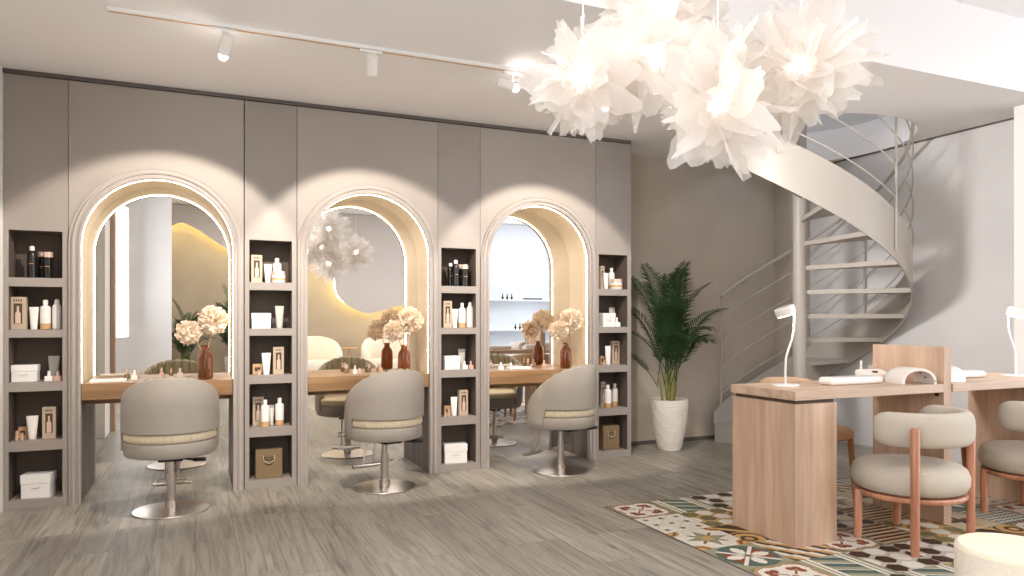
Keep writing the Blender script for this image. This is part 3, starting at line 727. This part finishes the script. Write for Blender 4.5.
# ------------------------------------------------------------------ salon chairs
def salon_chair(loc, lab):
    t = thing('salon_chair', lab, 'salon chair', loc, 0, 'hydraulic salon chairs at the mirrors')
    def ztop(f): return .795 - .145 * (abs(f) / 90) ** 2.2
    def zbot(f):
        a = abs(f); return .482 if a < 80 else .482 - .11 * min(1, (a - 80) / 5.0)
    fs = [-124 + 248 * i / 96 for i in range(97)]
    def P(f, r, z, sy=1.0): a = R(f); return (r * math.sin(a), -r * math.cos(a) * sy, z)
    b = MB(); rows = []
    for f in fs:
        zt, zb = ztop(f), zbot(f); ro, ri = .261, .243; fl = .012
        rows.append([P(f, ro, zb), P(f, ro + .004, (zt + zb) / 2), P(f, ro, zt - .006), P(f, ro - .006, zt), P(f, ri + .006, zt), P(f, ri, zt - .006), P(f, ri, (zt + zb) / 2), P(f, ri, zb)])
    V = b.grid(rows, close_v=True); b.bm.faces.new(V[0]); b.bm.faces.new(V[-1][::-1])
    b.build('shell', M_CHAIR, t, 50)
    b = MB(); rows = []
    n = 360
    for i in range(n + 1):
        f = -120 + 240 * i / n; ph = (f + 120) / 240 * 15 * PI; sc = abs(math.sin(ph)) ** .6
        zt = ztop(f) - .004 + .012 * sc; zb = .488; ri = .2425; rf = .220 - .016 * sc
        rows.append([P(f, ri, zb), P(f, ri, zt - .02), P(f, ri - .006, zt), P(f, (ri + rf) / 2, zt + .004), P(f, rf + .004, zt - .006), P(f, rf, zt - .03), P(f, rf, zb)])
    V = b.grid(rows, close_v=True); b.bm.faces.new(V[0]); b.bm.faces.new(V[-1][::-1])
    b.build('backrest_padding', M_OLIVE, t, 60)
    b = MB(); b.lathe([(0, .335), (.225, .335), (.243, .340), (.250, .352), (.250, .412), (.246, .421), (.236, .425), (0, .425)], 64); b.build('seat_base', M_CHAIR, t, 40)
    b = MB(); md = lambda a, r, z: r * (1 + .018 * abs(math.sin(a * 22)) * (1 if r > .15 else 0))
    b.lathe([(0, .4255), (.238, .4255), (.247, .436), (.247, .464), (.238, .477), (.20, .483), (0, .486)], 176, mod=md); b.build('seat_cushion', M_CREAM, t, 50)
    MB().box(-.065, .065, -.13, .10, .306, .3348, bev=.006).build('seat_plate', M_BLACK, t, None)
    b = MB(); b.cyl((0, 0, .22), (0, 0, .322), .020, 24); b.cyl((0, 0, .016), (0, 0, .22), .026, 24); b.cyl((0, 0, .012), (0, 0, .055), .034, 24); b.build('column', M_STEEL, t)
    b = MB(); b.lathe([(0, .0), (.206, .0), (.209, .004), (.206, .008), (.12, .014), (.05, .018), (0, .018)], 64); b.build('base_plate', M_STEEL, t, 40)
    b = MB(); b.tube([(.05, -.10, .322), (.12, -.15, .315), (.175, -.20, .322)], .007, 8); b.tube([(.125, -.154, .3155), (.180, -.204, .3225)], .012, 8); b.build('lever', M_BLACK, t)
    b = MB(); b.tube([(-.035, .10, .34), (-.035, .20, .30), (-.035, .26, .11)], .007, 8); b.tube([(.035, .10, .34), (.035, .20, .30), (.035, .26, .11)], .007, 8)
    b.tube([(-.11, .265, .105), (.11, .265, .105)], .013, 10); b.box(-.07, .07, .262, .30, .088, .10, bev=.003); b.build('footrest', M_STEEL, t)
    b = MB(); b.tube([(-.07, .0, .185), (-.07, .05, .16), (.07, .05, .16), (.07, 0, .185), (-.07, 0, .185)], .005, 8); b.build('foot_pump', M_STEEL, t)
    return t
ch = salon_chair((-.13, 4.72, 0), 'taupe barrel salon chair on round steel base, at the leftmost mirror')
for (x, y, l, rz) in ((1.163, 4.795, 'middle', 13), (2.485, 4.785, 'rightmost', 27)):
    o = dup(ch); o.location = (x, y, 0); o.rotation_euler = (0, 0, R(rz)); o['label'] = 'taupe barrel salon chair on round steel base, at the %s mirror' % l

# ------------------------------------------------------------------ track and spots
tr = MB(); tr.box(-.38, 1.66, -.017, .017, -.022, 0, bev=.002); tk = thing('light_track', 'long slim ceiling track with copper line carrying the spotlights', 'light track', (0, 3.90, ZC - .0005))
tr = MB(); tr.box(-.38, 2.5, -.017, .017, -.02, 0, bev=.002); tr.build('rail', M_WHITE, tk, None)
MB().box(-.375, 2.495, -.006, .006, -.0225, -.0201).build('conductor', M_SAND, tk, None)
slab = ('white track spotlight, leftmost, above the first arch', 'white track spotlight, second from left, turned away', 'white track spotlight shining out brightly beside the petal chandelier', 'white track spotlight half hidden behind the left blossom')
for i, (p, a) in enumerate(SPOTS):
    p = Vector(p); d = (Vector(a) - p).normalized(); back = p - d * .014
    t = thing('track_spotlight', slab[i], 'spotlight', (p.x, 3.90, ZC - .024), 0, 'track spotlights')
    off = Vector((p.x, 3.90, ZC - .024)); 
    MB().box(-.06, .06, -.016, .016, -.014, 0, bev=.002).build('adapter', M_WHITE, t, None)
    c0 = back - d * .10 - off
    MB().tube([(0, 0, -.014), (0, 0, -.06), tuple(back - d * .05 - off)], .006, 8).build('arm', M_WHITE, t)
    MB().cyl(c0, back - off, .030, 24).build('lamp_head', M_WHITEG, t)
    b = MB(); b.ball(p - d * (.0 if i != 1 else .026) - off, .0225 if i != 1 else .016, 2); b.build('lens', M_LAMP, t)

# ------------------------------------------------------------------ chandelier
random.seed(11)
cc = onY(700, 60, 1.9); cc = Vector((1.46, 1.93, ZH))
chd = thing('petal_chandelier', 'large chandelier of sheer white petal blossoms with glowing bulbs', 'chandelier', tuple(cc))
MB().lathe([(0, -.03), (.09, -.03), (.11, -.012), (.11, -.0005), (0, -.0005)], 32).build('canopy', M_WHITE, chd)
BL = [((583, 78), 2.42, .185), ((655, 2), 2.50, .225), ((658, 56), 2.38, .195), ((718, 103), 2.28, .205), ((801, 66), 2.40, .215)]
for (px, dep, rad) in BL:
    c = Vector((0, 0, H)) + ray(*px) * dep
    b = MB(); n = 66
    for k in range(n):
        g = PI * (3 - 5 ** .5) * k; zc = 1 - 2 * (k + .5) / n
        d = Vector((math.sqrt(1 - zc * zc) * math.cos(g), math.sqrt(1 - zc * zc) * math.sin(g), zc))
        d = (d + Vector((random.gauss(0, .16), random.gauss(0, .16), random.gauss(0, .16)))).normalized()
        u = d.orthogonal().normalized(); v = d.cross(u); an = random.uniform(0, 2 * PI); t = u * math.cos(an) + v * math.sin(an); nrm = d.cross(t)
        Lh = rad * random.uniform(.68, 1.12); W = rad * random.uniform(.19, .33); curl = random.uniform(-.35, .35) * rad; cup = random.uniform(.1, .45) * W; tw = random.uniform(-.5, .5)
        rows = []; m = 7
        tip = random.choice((0, 1, 2)); notch = random.uniform(.05, .16)
        for i in range(m + 1):
            s = i / m; wd = W * (.12 + 1.0 * math.sin(PI * min(1, s * .78 + .06)) ** .9) * (1 if s < .85 else (.9, .8, .55)[tip])
            cen = c + d * (.025 + Lh * s) + nrm * curl * s * s
            ta = t * math.cos(tw * s) + nrm * math.sin(tw * s)
            row = []
            for j in range(-2, 3):
                q = j / 2; ex = 0
                if i == m: ex = (-notch * Lh if j == 0 else 0.05 * Lh * abs(q)) if tip == 0 else (.10 * Lh * (1 - abs(q)) if tip == 1 else notch * .6 * Lh * (1 if j in (-1, 1) else -.4))
                row.append(cen + ta * wd * q + nrm * cup * (abs(q) ** 2) * math.sin(PI * s * .8) + d * ex + nrm * .006 * math.sin(j * 2.3 + i * 1.3))
            rows.append(row)
        b.grid(rows)
    for v in b.bm.verts: v.co -= cc
    bl = b.build('blossom', M_PETAL, chd, 180, fix=False)
    MB().ball(c - cc, .032, 2).build('bulb', M_BULB, bl)
    MB().tube([c - cc + Vector((0, 0, .025)), Vector((c.x - cc.x, c.y - cc.y, (c.z - cc.z) * .5)), Vector(((c.x - cc.x) * .3, (c.y - cc.y) * .3, -.028))], .0025, 6).build('cord', M_WHITE, chd)
    light('chandelier_bulb_light', 'POINT', c, 2.0, (1, .96, .91), shadow_soft_size=.04)

# ------------------------------------------------------------------ spiral stair
PC = Vector((4.62, 4.58, 0)); RS = .825
st = thing('spiral_staircase', 'greige steel spiral staircase rising through the round ceiling opening', 'staircase', tuple(PC))
MB().cyl((0, 0, 0), (0, 0, 3.9), .055, 32).build('centre_pole', M_METAL, st)
K = .0087; A0 = 108
def zr(a): return .27 + K * (A0 - a)
def HP(a, r, z): return (r * math.cos(R(a)), r * math.sin(R(a)), z)
b = MB(); rows = []
N_ = 150; AE = -225
for i in range(N_ + 1):
    a = A0 + (AE - A0) * i / N_; zt = zr(a); zb = max(zt - .36, .17 if i < 2 else .0)
    if i >= 2: zb = max(zt - .36, .001)
    rows.append([HP(a, RS, zb), HP(a, RS, zt), HP(a, RS - .012, zt), HP(a, RS - .012, zb)])
V = b.grid(rows, close_v=True); b.bm.faces.new(V[0]); b.bm.faces.new(V[-1][::-1]); b.build('stringer', M_METAL, st, 30)
for k in range(1, 15):
    a0 = A0 - 23 * (k - 1); a1 = a0 - 25; z = .2 * k - .03
    poly = [HP(a0 + 0, .054, 0)[:2]] + [HP(a0 + (a1 - a0) * j / 6, RS - .013, 0)[:2] for j in range(7)] + [HP(a1, .054, 0)[:2]]
    MB().prism(poly, 'z', z - .036, z).build('tread', M_METAL, st, None)
for off, rr in ((.09, .006), (.33, .006), (.56, .006), (.79, .006), (1.0, .014)):
    b = MB(); pts = []
    for i in range(91):
        a = 100 + (-205 - 100) * i / 90; pts.append(HP(a, RS + .002, zr(a) + off))
    b.tube(pts, rr, 8); b.build('handrail' if off > .9 else 'rail_bar', M_METAL, st)
for a in (99.5, 5, -83, -165):
    MB().cyl(HP(a, RS + .008, zr(a) - .30 if a < 90 else .17), HP(a, RS + .008, zr(a) + 1.0), .009, 12).build('baluster', M_METAL, st)
# closed starting block under the first tread
b = MB(); poly = [HP(A0, .5, 0)[:2]] + [HP(A0 - 25 * j / 6, RS - .013, 0)[:2] for j in range(7)] + [HP(A0 - 25, .5, 0)[:2]]
b.prism(poly, 'z', 0, .133); b.build('starting_block', M_METAL, st, None)

# ------------------------------------------------------------------ palm
def palm(loc, lab, seed, sc=1.0, nf=26, wall=False):
    rng = random.Random(seed)
    t = thing('potted_palm', lab, 'plant', loc, 0)
    def md(a, r, z): return r
    prof = [(0, 0), (.088, 0), (.095, .01)]
    nb = 26
    for i in range(nb):
        z = .012 + .415 * i / nb; f = z / .44; r = .093 + (.158 - .093) * (1 - (1 - f) ** 2.0)
        prof += [(r, z + .002), (r + .0035, z + .007), (r + .003, z + .012), (r, z + .0145)]
    prof += [(.158, .432), (.160, .44), (.150, .44), (.146, .40), (0, .40)]
    def wob(a, r, z): return r + (.0016 * math.sin(a * 9 + z * 55) + .001 * math.sin(a * 17 - z * 90) if .02 < z < .43 and r > .05 else 0)
    MB().lathe(prof, 72, mod=wob).build('pot', M_POT, t, 50)
    MB().lathe([(0, .4005), (.145, .4005), (.13, .412), (0, .418)], 24).build('soil', M_SOIL, t)
    roots = []
    for k in range(9):
        a = rng.uniform(0, 2 * PI); r = rng.uniform(.01, .07); hh = rng.uniform(.16, .34) * sc; la = rng.uniform(0, 2 * PI)
        p0 = Vector((r * math.cos(a), r * math.sin(a), .405)); p1 = p0 + Vector((.05 * math.cos(a) * r / .07, .05 * math.sin(a) * r / .07, hh))
        MB().tube([p0, (p0 + p1) / 2 + Vector((.004, 0, 0)), p1], [.011, .009, .006], 8).build('cane', M_CANE, t)
        roots.append((p1, a))
    for k in range(nf):
        p, a = roots[k % 9]; a = 2.4 * k + rng.uniform(-.4, .4); tier = k / nf
        el = R(90 - 30 * (tier) + rng.uniform(-4, 4)); Lf = (1.02 - .34 * tier) * rng.uniform(.88, 1.08) * sc; droop = (.75 + 1.6 * tier) * rng.uniform(.8, 1.2)
        pts = []; q = p.copy() - Vector((0, 0, .08 + .05 * tier)); e = el; m = 22
        for i in range(m + 1):
            pts.append(q.copy()); q = q + Vector((math.cos(e) * math.cos(a), math.cos(e) * math.sin(a), math.sin(e))) * (Lf / m); e -= droop * (.2 + 1.5 * (i / m) ** 1.5) / m
        b = MB(); b.tube(pts, [.0045 * (1 - .8 * i / m) for i in range(m + 1)], 5)
        for i in range(5, m + 1):
            for h in (0, .5):
                if i + h > m: continue
                s = (i + h) / m; P0 = pts[i] if h == 0 else (pts[i] + pts[min(i + 1, m)]) / 2
                T = (pts[min(i + 1, m)] - pts[i - 1]).normalized(); side = T.cross(Vector((0, 0, 1)))
                if side.length < .05: side = Vector((-math.sin(a), math.cos(a), 0))
                side.normalize(); up = side.cross(T).normalized()
                ll = .21 * sc * math.sin(PI * (.12 + .80 * (s - .2) / .8)) ** .8 * rng.uniform(.85, 1.1)
                for sg in (-1, 1):
                    dd = (T * (.62 + .55 * s) + side * sg * .85 + up * .22).normalized(); nn = dd.cross(up).normalized() * .0068
                    c1 = P0 + dd * ll * .5 + Vector((0, 0, -.012)); c2 = P0 + dd * ll + Vector((0, 0, -ll * .32))
                    v0, v1, v2, v3, v4 = [b.bm.verts.new(x) for x in (P0 - nn * .3, P0 + nn * .3, c1 + nn, c1 - nn, c2)]
                    b.bm.faces.new((v0, v1, v2, v3)); b.bm.faces.new((v3, v2, v4))
        if wall:
            for v in b.bm.verts:
                if v.co.y > .25: v.co.y = .25 + .04 * (1 - math.exp(-(v.co.y - .25) / .2))
                if v.co.x < -.40: v.co.x = -.40 - .03 * (1 - math.exp((v.co.x + .40) / .2))
        b.build('frond', M_LEAF, t, None, fix=False)
    return t
palm((3.75, 5.19, 0), 'tall green palm in a ribbed white pot beside the shelves', 3, 1.10, 18, True)
pm = palm((-.16, -2.05, 0), 'palm in white pot near the back wall, reflected left in the first mirror', 8, .85, 18)
pm2 = dup(pm); pm2.location = (.62, -2.0, 0); pm2.scale = (1.12, 1.12, 1.17); pm2.rotation_euler = (0, 0, 1.1); pm2['label'] = 'taller palm in white pot near the back wall, reflected right in the first mirror'

# ------------------------------------------------------------------ manicure desks
ZD = .77
def desk(x0, x1, legx, lab, endlip):
    t = thing('manicure_desk', lab, 'desk', (x0, 2.685, 0), 0, 'oak manicure desks')
    MB().box(0, x1 - x0, 0, .465, .725, ZD, bev=.002).build('desktop', M_OAKX, t, None)
    MB().box(legx[0] - x0, legx[1] - x0, .006, .459, .0, .706, bev=.002).build('pedestal', M_OAK, t, None)
    MB().box(legx[0] - x0 + .012, legx[1] - x0 - .012, .018, .447, .7065, .7245).build('spacer', M_LABEL, t, None)
    return t
desk(2.68, 3.748, (2.687, 2.962), 'long oak manicure desk with lamp, nearer left of the two', 0)
desk(3.822, 4.90, (4.618, 4.893), 'second oak manicure desk, beyond the divider panel on the right', 0)
dv = thing('desk_divider', 'upright oak divider panel standing between the two desks', 'divider', (3.755, 2.69, 0))
MB().box(0, .060, 0, .455, 0, .973, bev=.002).build('panel', M_OAK, dv, None)
b = MB()
for y in (.03, .40):
    for (xx, sg) in ((-.006, 1), (.0605, 1)): b.box(xx, xx + .0055, y, y + .02, .74, .765); b.box(xx, xx + .0055, y, y + .02, .70, .715)
b.build('bracket', M_BLACK, dv, None)

def desk_lamp(x, y, ang, lab, px=None):
    t = thing('desk_lamp', lab, 'lamp', (x, y, ZD + .0005), ang, 'white desk lamps')
    MB().lathe([(0, 0), (.068, 0), (.070, .004), (.066, .009), (0, .011)], 40).build('base', M_WHITEG, t, 40)
    pts = [(0, 0, .01), (0, 0, .08), (.003, 0, .15), (.018, 0, .20), (.036, 0, .25), (.046, 0, .30), (.048, 0, .36), (.046, 0, .405)]
    MB().tube(pts, .0055, 10).build('stem', M_WHITEG, t)
    b = MB(); b.lathe([(0, -.018), (.050, -.018), (.054, -.010), (.054, .020), (.048, .026), (0, .028)], 36); 
    m = Matrix.Translation((0.0, 0, .395)) @ Matrix.Rotation(R(-20), 4, 'Y')
    for v in b.bm.verts: v.co = m @ v.co
    hd = b.build('lamp_head', M_WHITEG, t, 40)
    b = MB(); b.lathe([(0, -.021), (.046, -.021), (.046, -.0182), (0, -.0182)], 36)
    for v in b.bm.verts: v.co = m @ v.co
    b.build('light_disc', M_DESKLED, hd)
    L = light('desk_lamp_light', 'AREA', Vector((x, y, ZD)) + Matrix.Rotation(ang, 3, 'Z') @ Vector((-.008, 0, .37)), .5, (1, .94, .86), None, shape='DISK', size=.09)
    L.rotation_euler = (0, R(-20), ang)
    return t
desk_lamp(2.865, 2.94, R(-24), 'white goose-neck desk lamp on the left end of the near desk')
desk_lamp(4.70, 2.89, R(150), 'white goose-neck desk lamp on the far right desk')

def rounded_pad(x, y, sx, sy, h, rz, lab):
    b = MB(); b.box(-sx, sx, -sy, sy, 0, h); o = b.build('arm_rest_cushion', M_WHITEG, None, 60, loc=(x, y, ZD + .0005))
    m = o.modifiers.new('bevel', 'BEVEL'); m.width = h * .46; m.segments = 5; o.rotation_euler = (0, 0, rz)
    return tag(o, lab, 'cushion', 'white arm rest cushions')
rounded_pad(3.28, 2.885, .19, .055, .042, 0, 'long white arm rest cushion in the middle of the near desk')
rounded_pad(4.24, 2.93, .16, .055, .042, 0, 'long white arm rest cushion on the far right desk')
# curing lamp: half tunnel
def uv_lamp(x, y, rz, lab):
    t = thing('nail_curing_lamp', lab, 'nail lamp', (x, y, ZD + .0005), rz, 'white half round nail lamps')
    b = MB(); n = 28; rows = []
    for (yy, sc) in ((-.085, 1), (-.07, 1.03), (0, 1.03), (.07, 1.02), (.085, .97)):
        row = []
        for i in range(n + 1): a = PI * i / n; row.append((.097 * sc * math.cos(a), yy, .086 * sc * math.sin(a) ** .75))
        for i in range(n, -1, -1): a = PI * i / n; row.append((.083 * sc * math.cos(a), yy, .073 * sc * math.sin(a) ** .75))
        rows.append(row)
    V = b.grid(rows, close_v=True); 
    for k in (0, -1):
        for i in range(n): b.bm.faces.new((V[k][i], V[k][i + 1], V[k][2 * n - i], V[k][2 * n + 1 - i]))
    b.build('housing', M_WHITEG, t, 40)
    MB().lathe([(0, -.003), (.006, -.003), (.006, .0), (0, .0)], 12, (.088, -.0858, .02)).build('button', M_BLACK, t)
    b = MB()
    for i in range(5): a = PI * (i + 1) / 6; b.ball((.078 * math.cos(a), -.03, .067 * math.sin(a)), .005, 1)
    b.build('diode', M_LABEL, t)
    return t
uv_lamp(3.632, 2.80, R(-20), 'white half round nail lamp on the near desk beside the divider')
uv_lamp(3.925, 2.84, R(84), 'white half round nail lamp on the far desk beside the divider')
# nail drill station
t = thing('nail_drill_station', 'white nail drill station with upright bits behind the arm rest cushion', 'nail drill', (3.655, 3.06, ZD + .0005), R(-3))
b = MB(); b.prism([(-.055, 0), (.055, 0), (.055, .055), (.02, .06), (-.055, .035)], 'x', -.085, .085); o = b.build('housing', M_WHITEG, t, None); m = o.modifiers.new('b', 'BEVEL'); m.width = .008; m.segments = 3
b = MB()
for x in (-.06, -.045, -.02, -.005): b.cyl((x, -.0562, .018), (x, -.0552, .018), .005, 10)
b.box(-.03, .0, -.035, -.02, .042, .052); b.build('knob', M_LABEL, t)
for x in (.0, .018, .036, .054): MB().cyl((x, .03, .055), (x, .03, .083), .003, 8).build('drill_bit', M_COPPER, t)
MB().tube([(-.06, .03, .05), (-.06, .03, .11)], .007, 10).build('handpiece', M_WHITEG, t)

# ------------------------------------------------------------------ round chairs at the desks
def cush_chair(loc, rz, lab):
    t = thing('cushioned_armchair', lab, 'chair', loc, rz, 'greige chairs at the manicure desks')
    b = MB(); b.lathe([(0, .252), (.225, .252), (.258, .268), (.271, .30), (.272, .335), (.260, .368), (.235, .387), (.15, .396), (0, .398)], 64, (0, .02, 0)); b.build('seat_cushion', M_FAB, t, 60)
    b = MB(); b.lathe([(.20, .226), (.252, .226), (.260, .232), (.262, .244), (.256, .2515), (.20, .2515)], 64, (0, .02, 0)); b.bm.faces.ensure_lookup_table(); b.build('seat_rim', M_LEGW, t, 40)
    # curved bolster
    b = MB(); rows = []; n = 48; m = 20; half = 104
    for i in range(n + 1):
        f = -half + 2 * half * i / n; a = R(-90 + f); e = min(i, n - i) / 5.0; k = math.sqrt(max(0, 1 - (1 - min(1, e)) ** 2)); k = max(k, .02)
        row = []
        for j in range(m):
            q = 2 * PI * j / m; cx2 = math.copysign(abs(math.cos(q)) ** .75, math.cos(q)); sz = math.copysign(abs(math.sin(q)) ** .8, math.sin(q))
            r = .248 + .043 * cx2 * k; z = .582 + .084 * sz * (.35 + .65 * k)
            ff = a
            row.append((r * math.cos(ff), .02 + r * math.sin(ff), z))
        rows.append(row)
    V = b.grid(rows, close_v=True); b.bm.faces.new(V[0]); b.bm.faces.new(V[-1][::-1]); b.build('backrest', M_FAB, t, 70)
    for (x, y, z) in ((-.285, -.140, .605), (.320, -.145, .605), (-.205, .178, .25), (.205, .178, .25)):
        MB().tube([(x, y, 0), (x, y, .03), (x, y, z - .012), (x, y, z - .003), (x, y, z)], [.018, .020, .0215, .017, .006], 18).build('leg', M_LEGW, t)
    return t
c1 = cush_chair((3.36, 2.575, .0045), R(13), 'greige round cushioned chair with wooden legs, centre of the tiled floor')
c2 = dup(c1); c2.location = (4.42, 2.60, .0045); c2.rotation_euler = (0, 0, R(4)); c2['label'] = 'greige round cushioned chair cut off at the right edge'
# tan chair on the far side
t = thing('tan_armchair', 'tan leather chair with ribbed curved back on the far side of the desk', 'chair', (3.47, 3.42, .0045), R(180 + 4))
MB().lathe([(0, .40), (.22, .40), (.245, .415), (.245, .44), (.22, .458), (0, .465)], 48, (0, .06, 0)).build('seat_cushion', M_TAN, t, 50)
b = MB(); rows = []
for i in range(181):
    f = -80 + 160 * i / 180; a = R(-90 + f); rb = .006 * abs(math.sin(R(f) * 26)); zt = .745 - .05 * (abs(f) / 80) ** 3; zb = .56
    rows.append([((r) * math.cos(a), .02 + (r) * math.sin(a), z) for (r, z) in ((.262 + rb, zb), (.262 + rb, zt - .012), (.25, zt), (.236, zt), (.226, zt - .012), (.226, zb))])
V = b.grid(rows, close_v=True); b.bm.faces.new(V[0]); b.bm.faces.new(V[-1][::-1]); b.build('backrest', M_TANR, t, 50)
for (x, y, z) in ((-.2, -.12, .70), (.2, -.12, .70), (-.19, .20, .41), (.19, .20, .41)): MB().tube([(x * 1.1, y * 1.1, 0), (x, y, .35), (x, y, z)], [.013, .018, .014], 14).build('leg', M_TANW, t)

t2 = dup(t); t2.location = (4.52, 3.44, .0045); t2['label'] = 'tan leather chair glimpsed behind the second manicure desk'
# pouf / side stool
t = thing('round_stool', 'round cream boucle stool in the bottom right corner', 'stool', (2.70, 1.67, .0045))
MB().lathe([(0, 0), (.176, 0), (.182, .008), (.183, .28)], 64).build('drum', M_BOUCLE, t, 40)
MB().lathe([(.183, .2805), (.181, .292), (.172, .30), (0, .301)], 64).build('top', M_CREAMCH, t, 40)

# ------------------------------------------------------------------ what the mirrors show: rear wall
pts = [(-.95, 2.35), (-.6, 2.60), (-.35, 2.70), (-.19, 2.755), (.075, 2.63), (.52, 2.34), (1.1, 2.12), (1.7, 2.16), (2.1, 2.22), (2.30, 2.05), (2.35, 1.64), (2.5, 1.435), (2.815, 1.27), (3.04, 1.25), (3.39, 1.35), (3.7, 1.39), (4.1, 1.20), (4.5, 1.02)]
def catmull(P, n=8):
    out = []
    for i in range(len(P) - 1):
        p0, p1, p2, p3 = P[max(i - 1, 0)], P[i], P[i + 1], P[min(i + 2, len(P) - 1)]
        for k in range(n):
            s = k / n
            out.append(tuple(.5 * (2 * p1[d] + (p2[d] - p0[d]) * s + (2 * p0[d] - 5 * p1[d] + 4 * p2[d] - p3[d]) * s * s + (-p0[d] + 3 * p1[d] - 3 * p2[d] + p3[d]) * s ** 3) for d in (0, 1)))
    return out + [P[-1]]
cv = catmull(pts)
wp = thing('wavy_wall_panel', 'wavy raised wall panel with yellow backlight, reflected in left and middle mirrors', 'wall panel', (0, YR, 0))
b = MB(); y0, y1 = .13, .16
for i in range(len(cv) - 1):
    (xa, za), (xb, zb) = cv[i], cv[i + 1]
    b.face([(xa, y1, za), (xb, y1, zb), (xb, y1, 3.06), (xa, y1, 3.06)]); b.face([(xa, y0, za), (xb, y0, zb), (xb, y0, 3.06), (xa, y0, 3.06)])
    b.face([(xa, y0, za), (xb, y0, zb), (xb, y1, zb), (xa, y1, za)])
b.face([(cv[0][0], y0, cv[0][1]), (cv[0][0], y1, cv[0][1]), (cv[0][0], y1, 3.06), (cv[0][0], y0, 3.06)])
b.build('raised_panel', M_WAVE, wp, None)
b = MB(); b.tube([(x, .095, z + .018) for x, z in cv], .011, 6); b.build('led_strip', M_LEDY, wp)
b = MB(); b.box(-.9, 4.4, .002, .128, 2.98, 3.05); b.build('batten', M_GAP, wp, None)
# cream armchairs
def cream_chair(loc, rz, lab):
    t = thing('cream_armchair', lab, 'armchair', loc, rz, 'cream armchairs by the rear wall')
    b = MB(); rows = []
    for i in range(49):
        f = -115 + 230 * i / 48; a = R(-90 + f); zt = .84 - .30 * (abs(f) / 115) ** 2.4; zb = .14
        rows.append([(r * math.cos(a), r * math.sin(a), z) for (r, z) in ((.40, zb), (.45, (zt + zb) / 2), (.44, zt - .06), (.41, zt - .01), (.37, zt), (.33, zt - .04), (.30, (zt + zb) / 2), (.30, zb))])
    V = b.grid(rows, close_v=True); b.bm.faces.new(V[0]); b.bm.faces.new(V[-1][::-1]); b.build('backrest', M_CREAMCH, t, 60)
    MB().lathe([(0, .14), (.31, .14), (.345, .18), (.345, .38), (.31, .43), (0, .44)], 40, (0, .06, 0)).build('seat_cushion', M_CREAMCH, t, 50)
    for (x, y) in ((-.2, -.2), (.2, -.2), (-.2, .22), (.2, .22)): MB().cyl((x, y, 0), (x, y, .139), .018, 12).build('leg', M_TANW, t)
    return t
a1 = cream_chair((1.90, -1.85, 0), R(-6), 'cream barrel armchair by the rear wall, reflected left in the middle mirror')
a2 = dup(a1); a2.location = (3.12, -1.85, 0); a2.rotation_euler = (0, 0, R(8)); a2['label'] = 'cream barrel armchair by the rear wall, reflected right in the middle mirror'
# thin floor lamp between them
t = thing('floor_stand', 'slim brass stand between the two cream armchairs, reflected in the middle mirror', 'stand', (2.48, -1.95, 0))
MB().lathe([(0, 0), (.11, 0), (.11, .012), (0, .016)], 32).build('base', M_SAND, t); MB().cyl((0, 0, .014), (0, 0, .62), .010, 12).build('pole', M_SAND, t); MB().lathe([(0, .62), (.16, .62), (.16, .635), (0, .635)], 32).build('top', M_SAND, t)
# white product display at the rear right
ds = thing('display_shelving', 'bright white backlit product shelving, reflected in the rightmost mirror', 'shelving', (4.75, YR, 0))
MB().box(0, 2.7, .002, .03, 0, 3.06).build('back_panel', M_DISP, ds, None)
for x in (0, 2.68): MB().box(x, x + .02, .0305, .35, 0, 3.06).build('side_panel', M_DISP, ds, None)
for z in (.90, 1.50): 
    MB().box(.02, 2.68, .0305, .33, z, z + .03).build('shelf', M_DISP, ds, None)
    MB().box(.03, 2.67, .032, .045, z + .031, z + .045).build('led_strip', M_LEDC, ds, None)
MB().box(.02, 2.68, .0305, .40, 0, .50).build('cabinet', M_DISP, ds, None)
light('display_light', 'AREA', (6.1, YR + .55, 2.85), 4, (.93, .96, 1), (6.1, YR + .0, 1.4), shape='RECTANGLE', size=2.4, size_y=.2)
k = 0
for (z, xs) in ((1.5305, (5.62, 5.72, 5.82, 6.9, 7.0)), (.9305, (5.15, 5.25, 5.9, 6.0))):
    for x in xs:
        o = proto('brown_nail_bottle'); o.location = (x, YR + .2, z); o.scale = (.05, .05, .12); o.name = 'serum_bottle'; k += 1
        for c_ in o.children: c_.data = c_.data.copy(); c_.data.materials[0] = M_BLACK
        tag(o, 'small dark bottle on the %s white display shelf reflected in the right mirror' % ('upper' if z > 1 else 'lower'), 'bottle', 'dark bottles on the white display shelving')
tag(MB().box(-.2, .2, -.06, .06, 0, .03, bev=.004).build('display_tray', M_BLACK, None, None, loc=(6.28, YR + .2, 1.5605 - .03)), 'black tray on the upper white display shelf, reflected in the right mirror', 'tray')
# wooden post beside the left pier, seen in the first mirror
tag(MB().box(-.784, -.742, 2.45, 2.60, 0, 3.068, bev=.002).build('wooden_post', M_OAK, None, None), 'slim vertical oak post beside the white pier, reflected in the leftmost mirror', 'post')
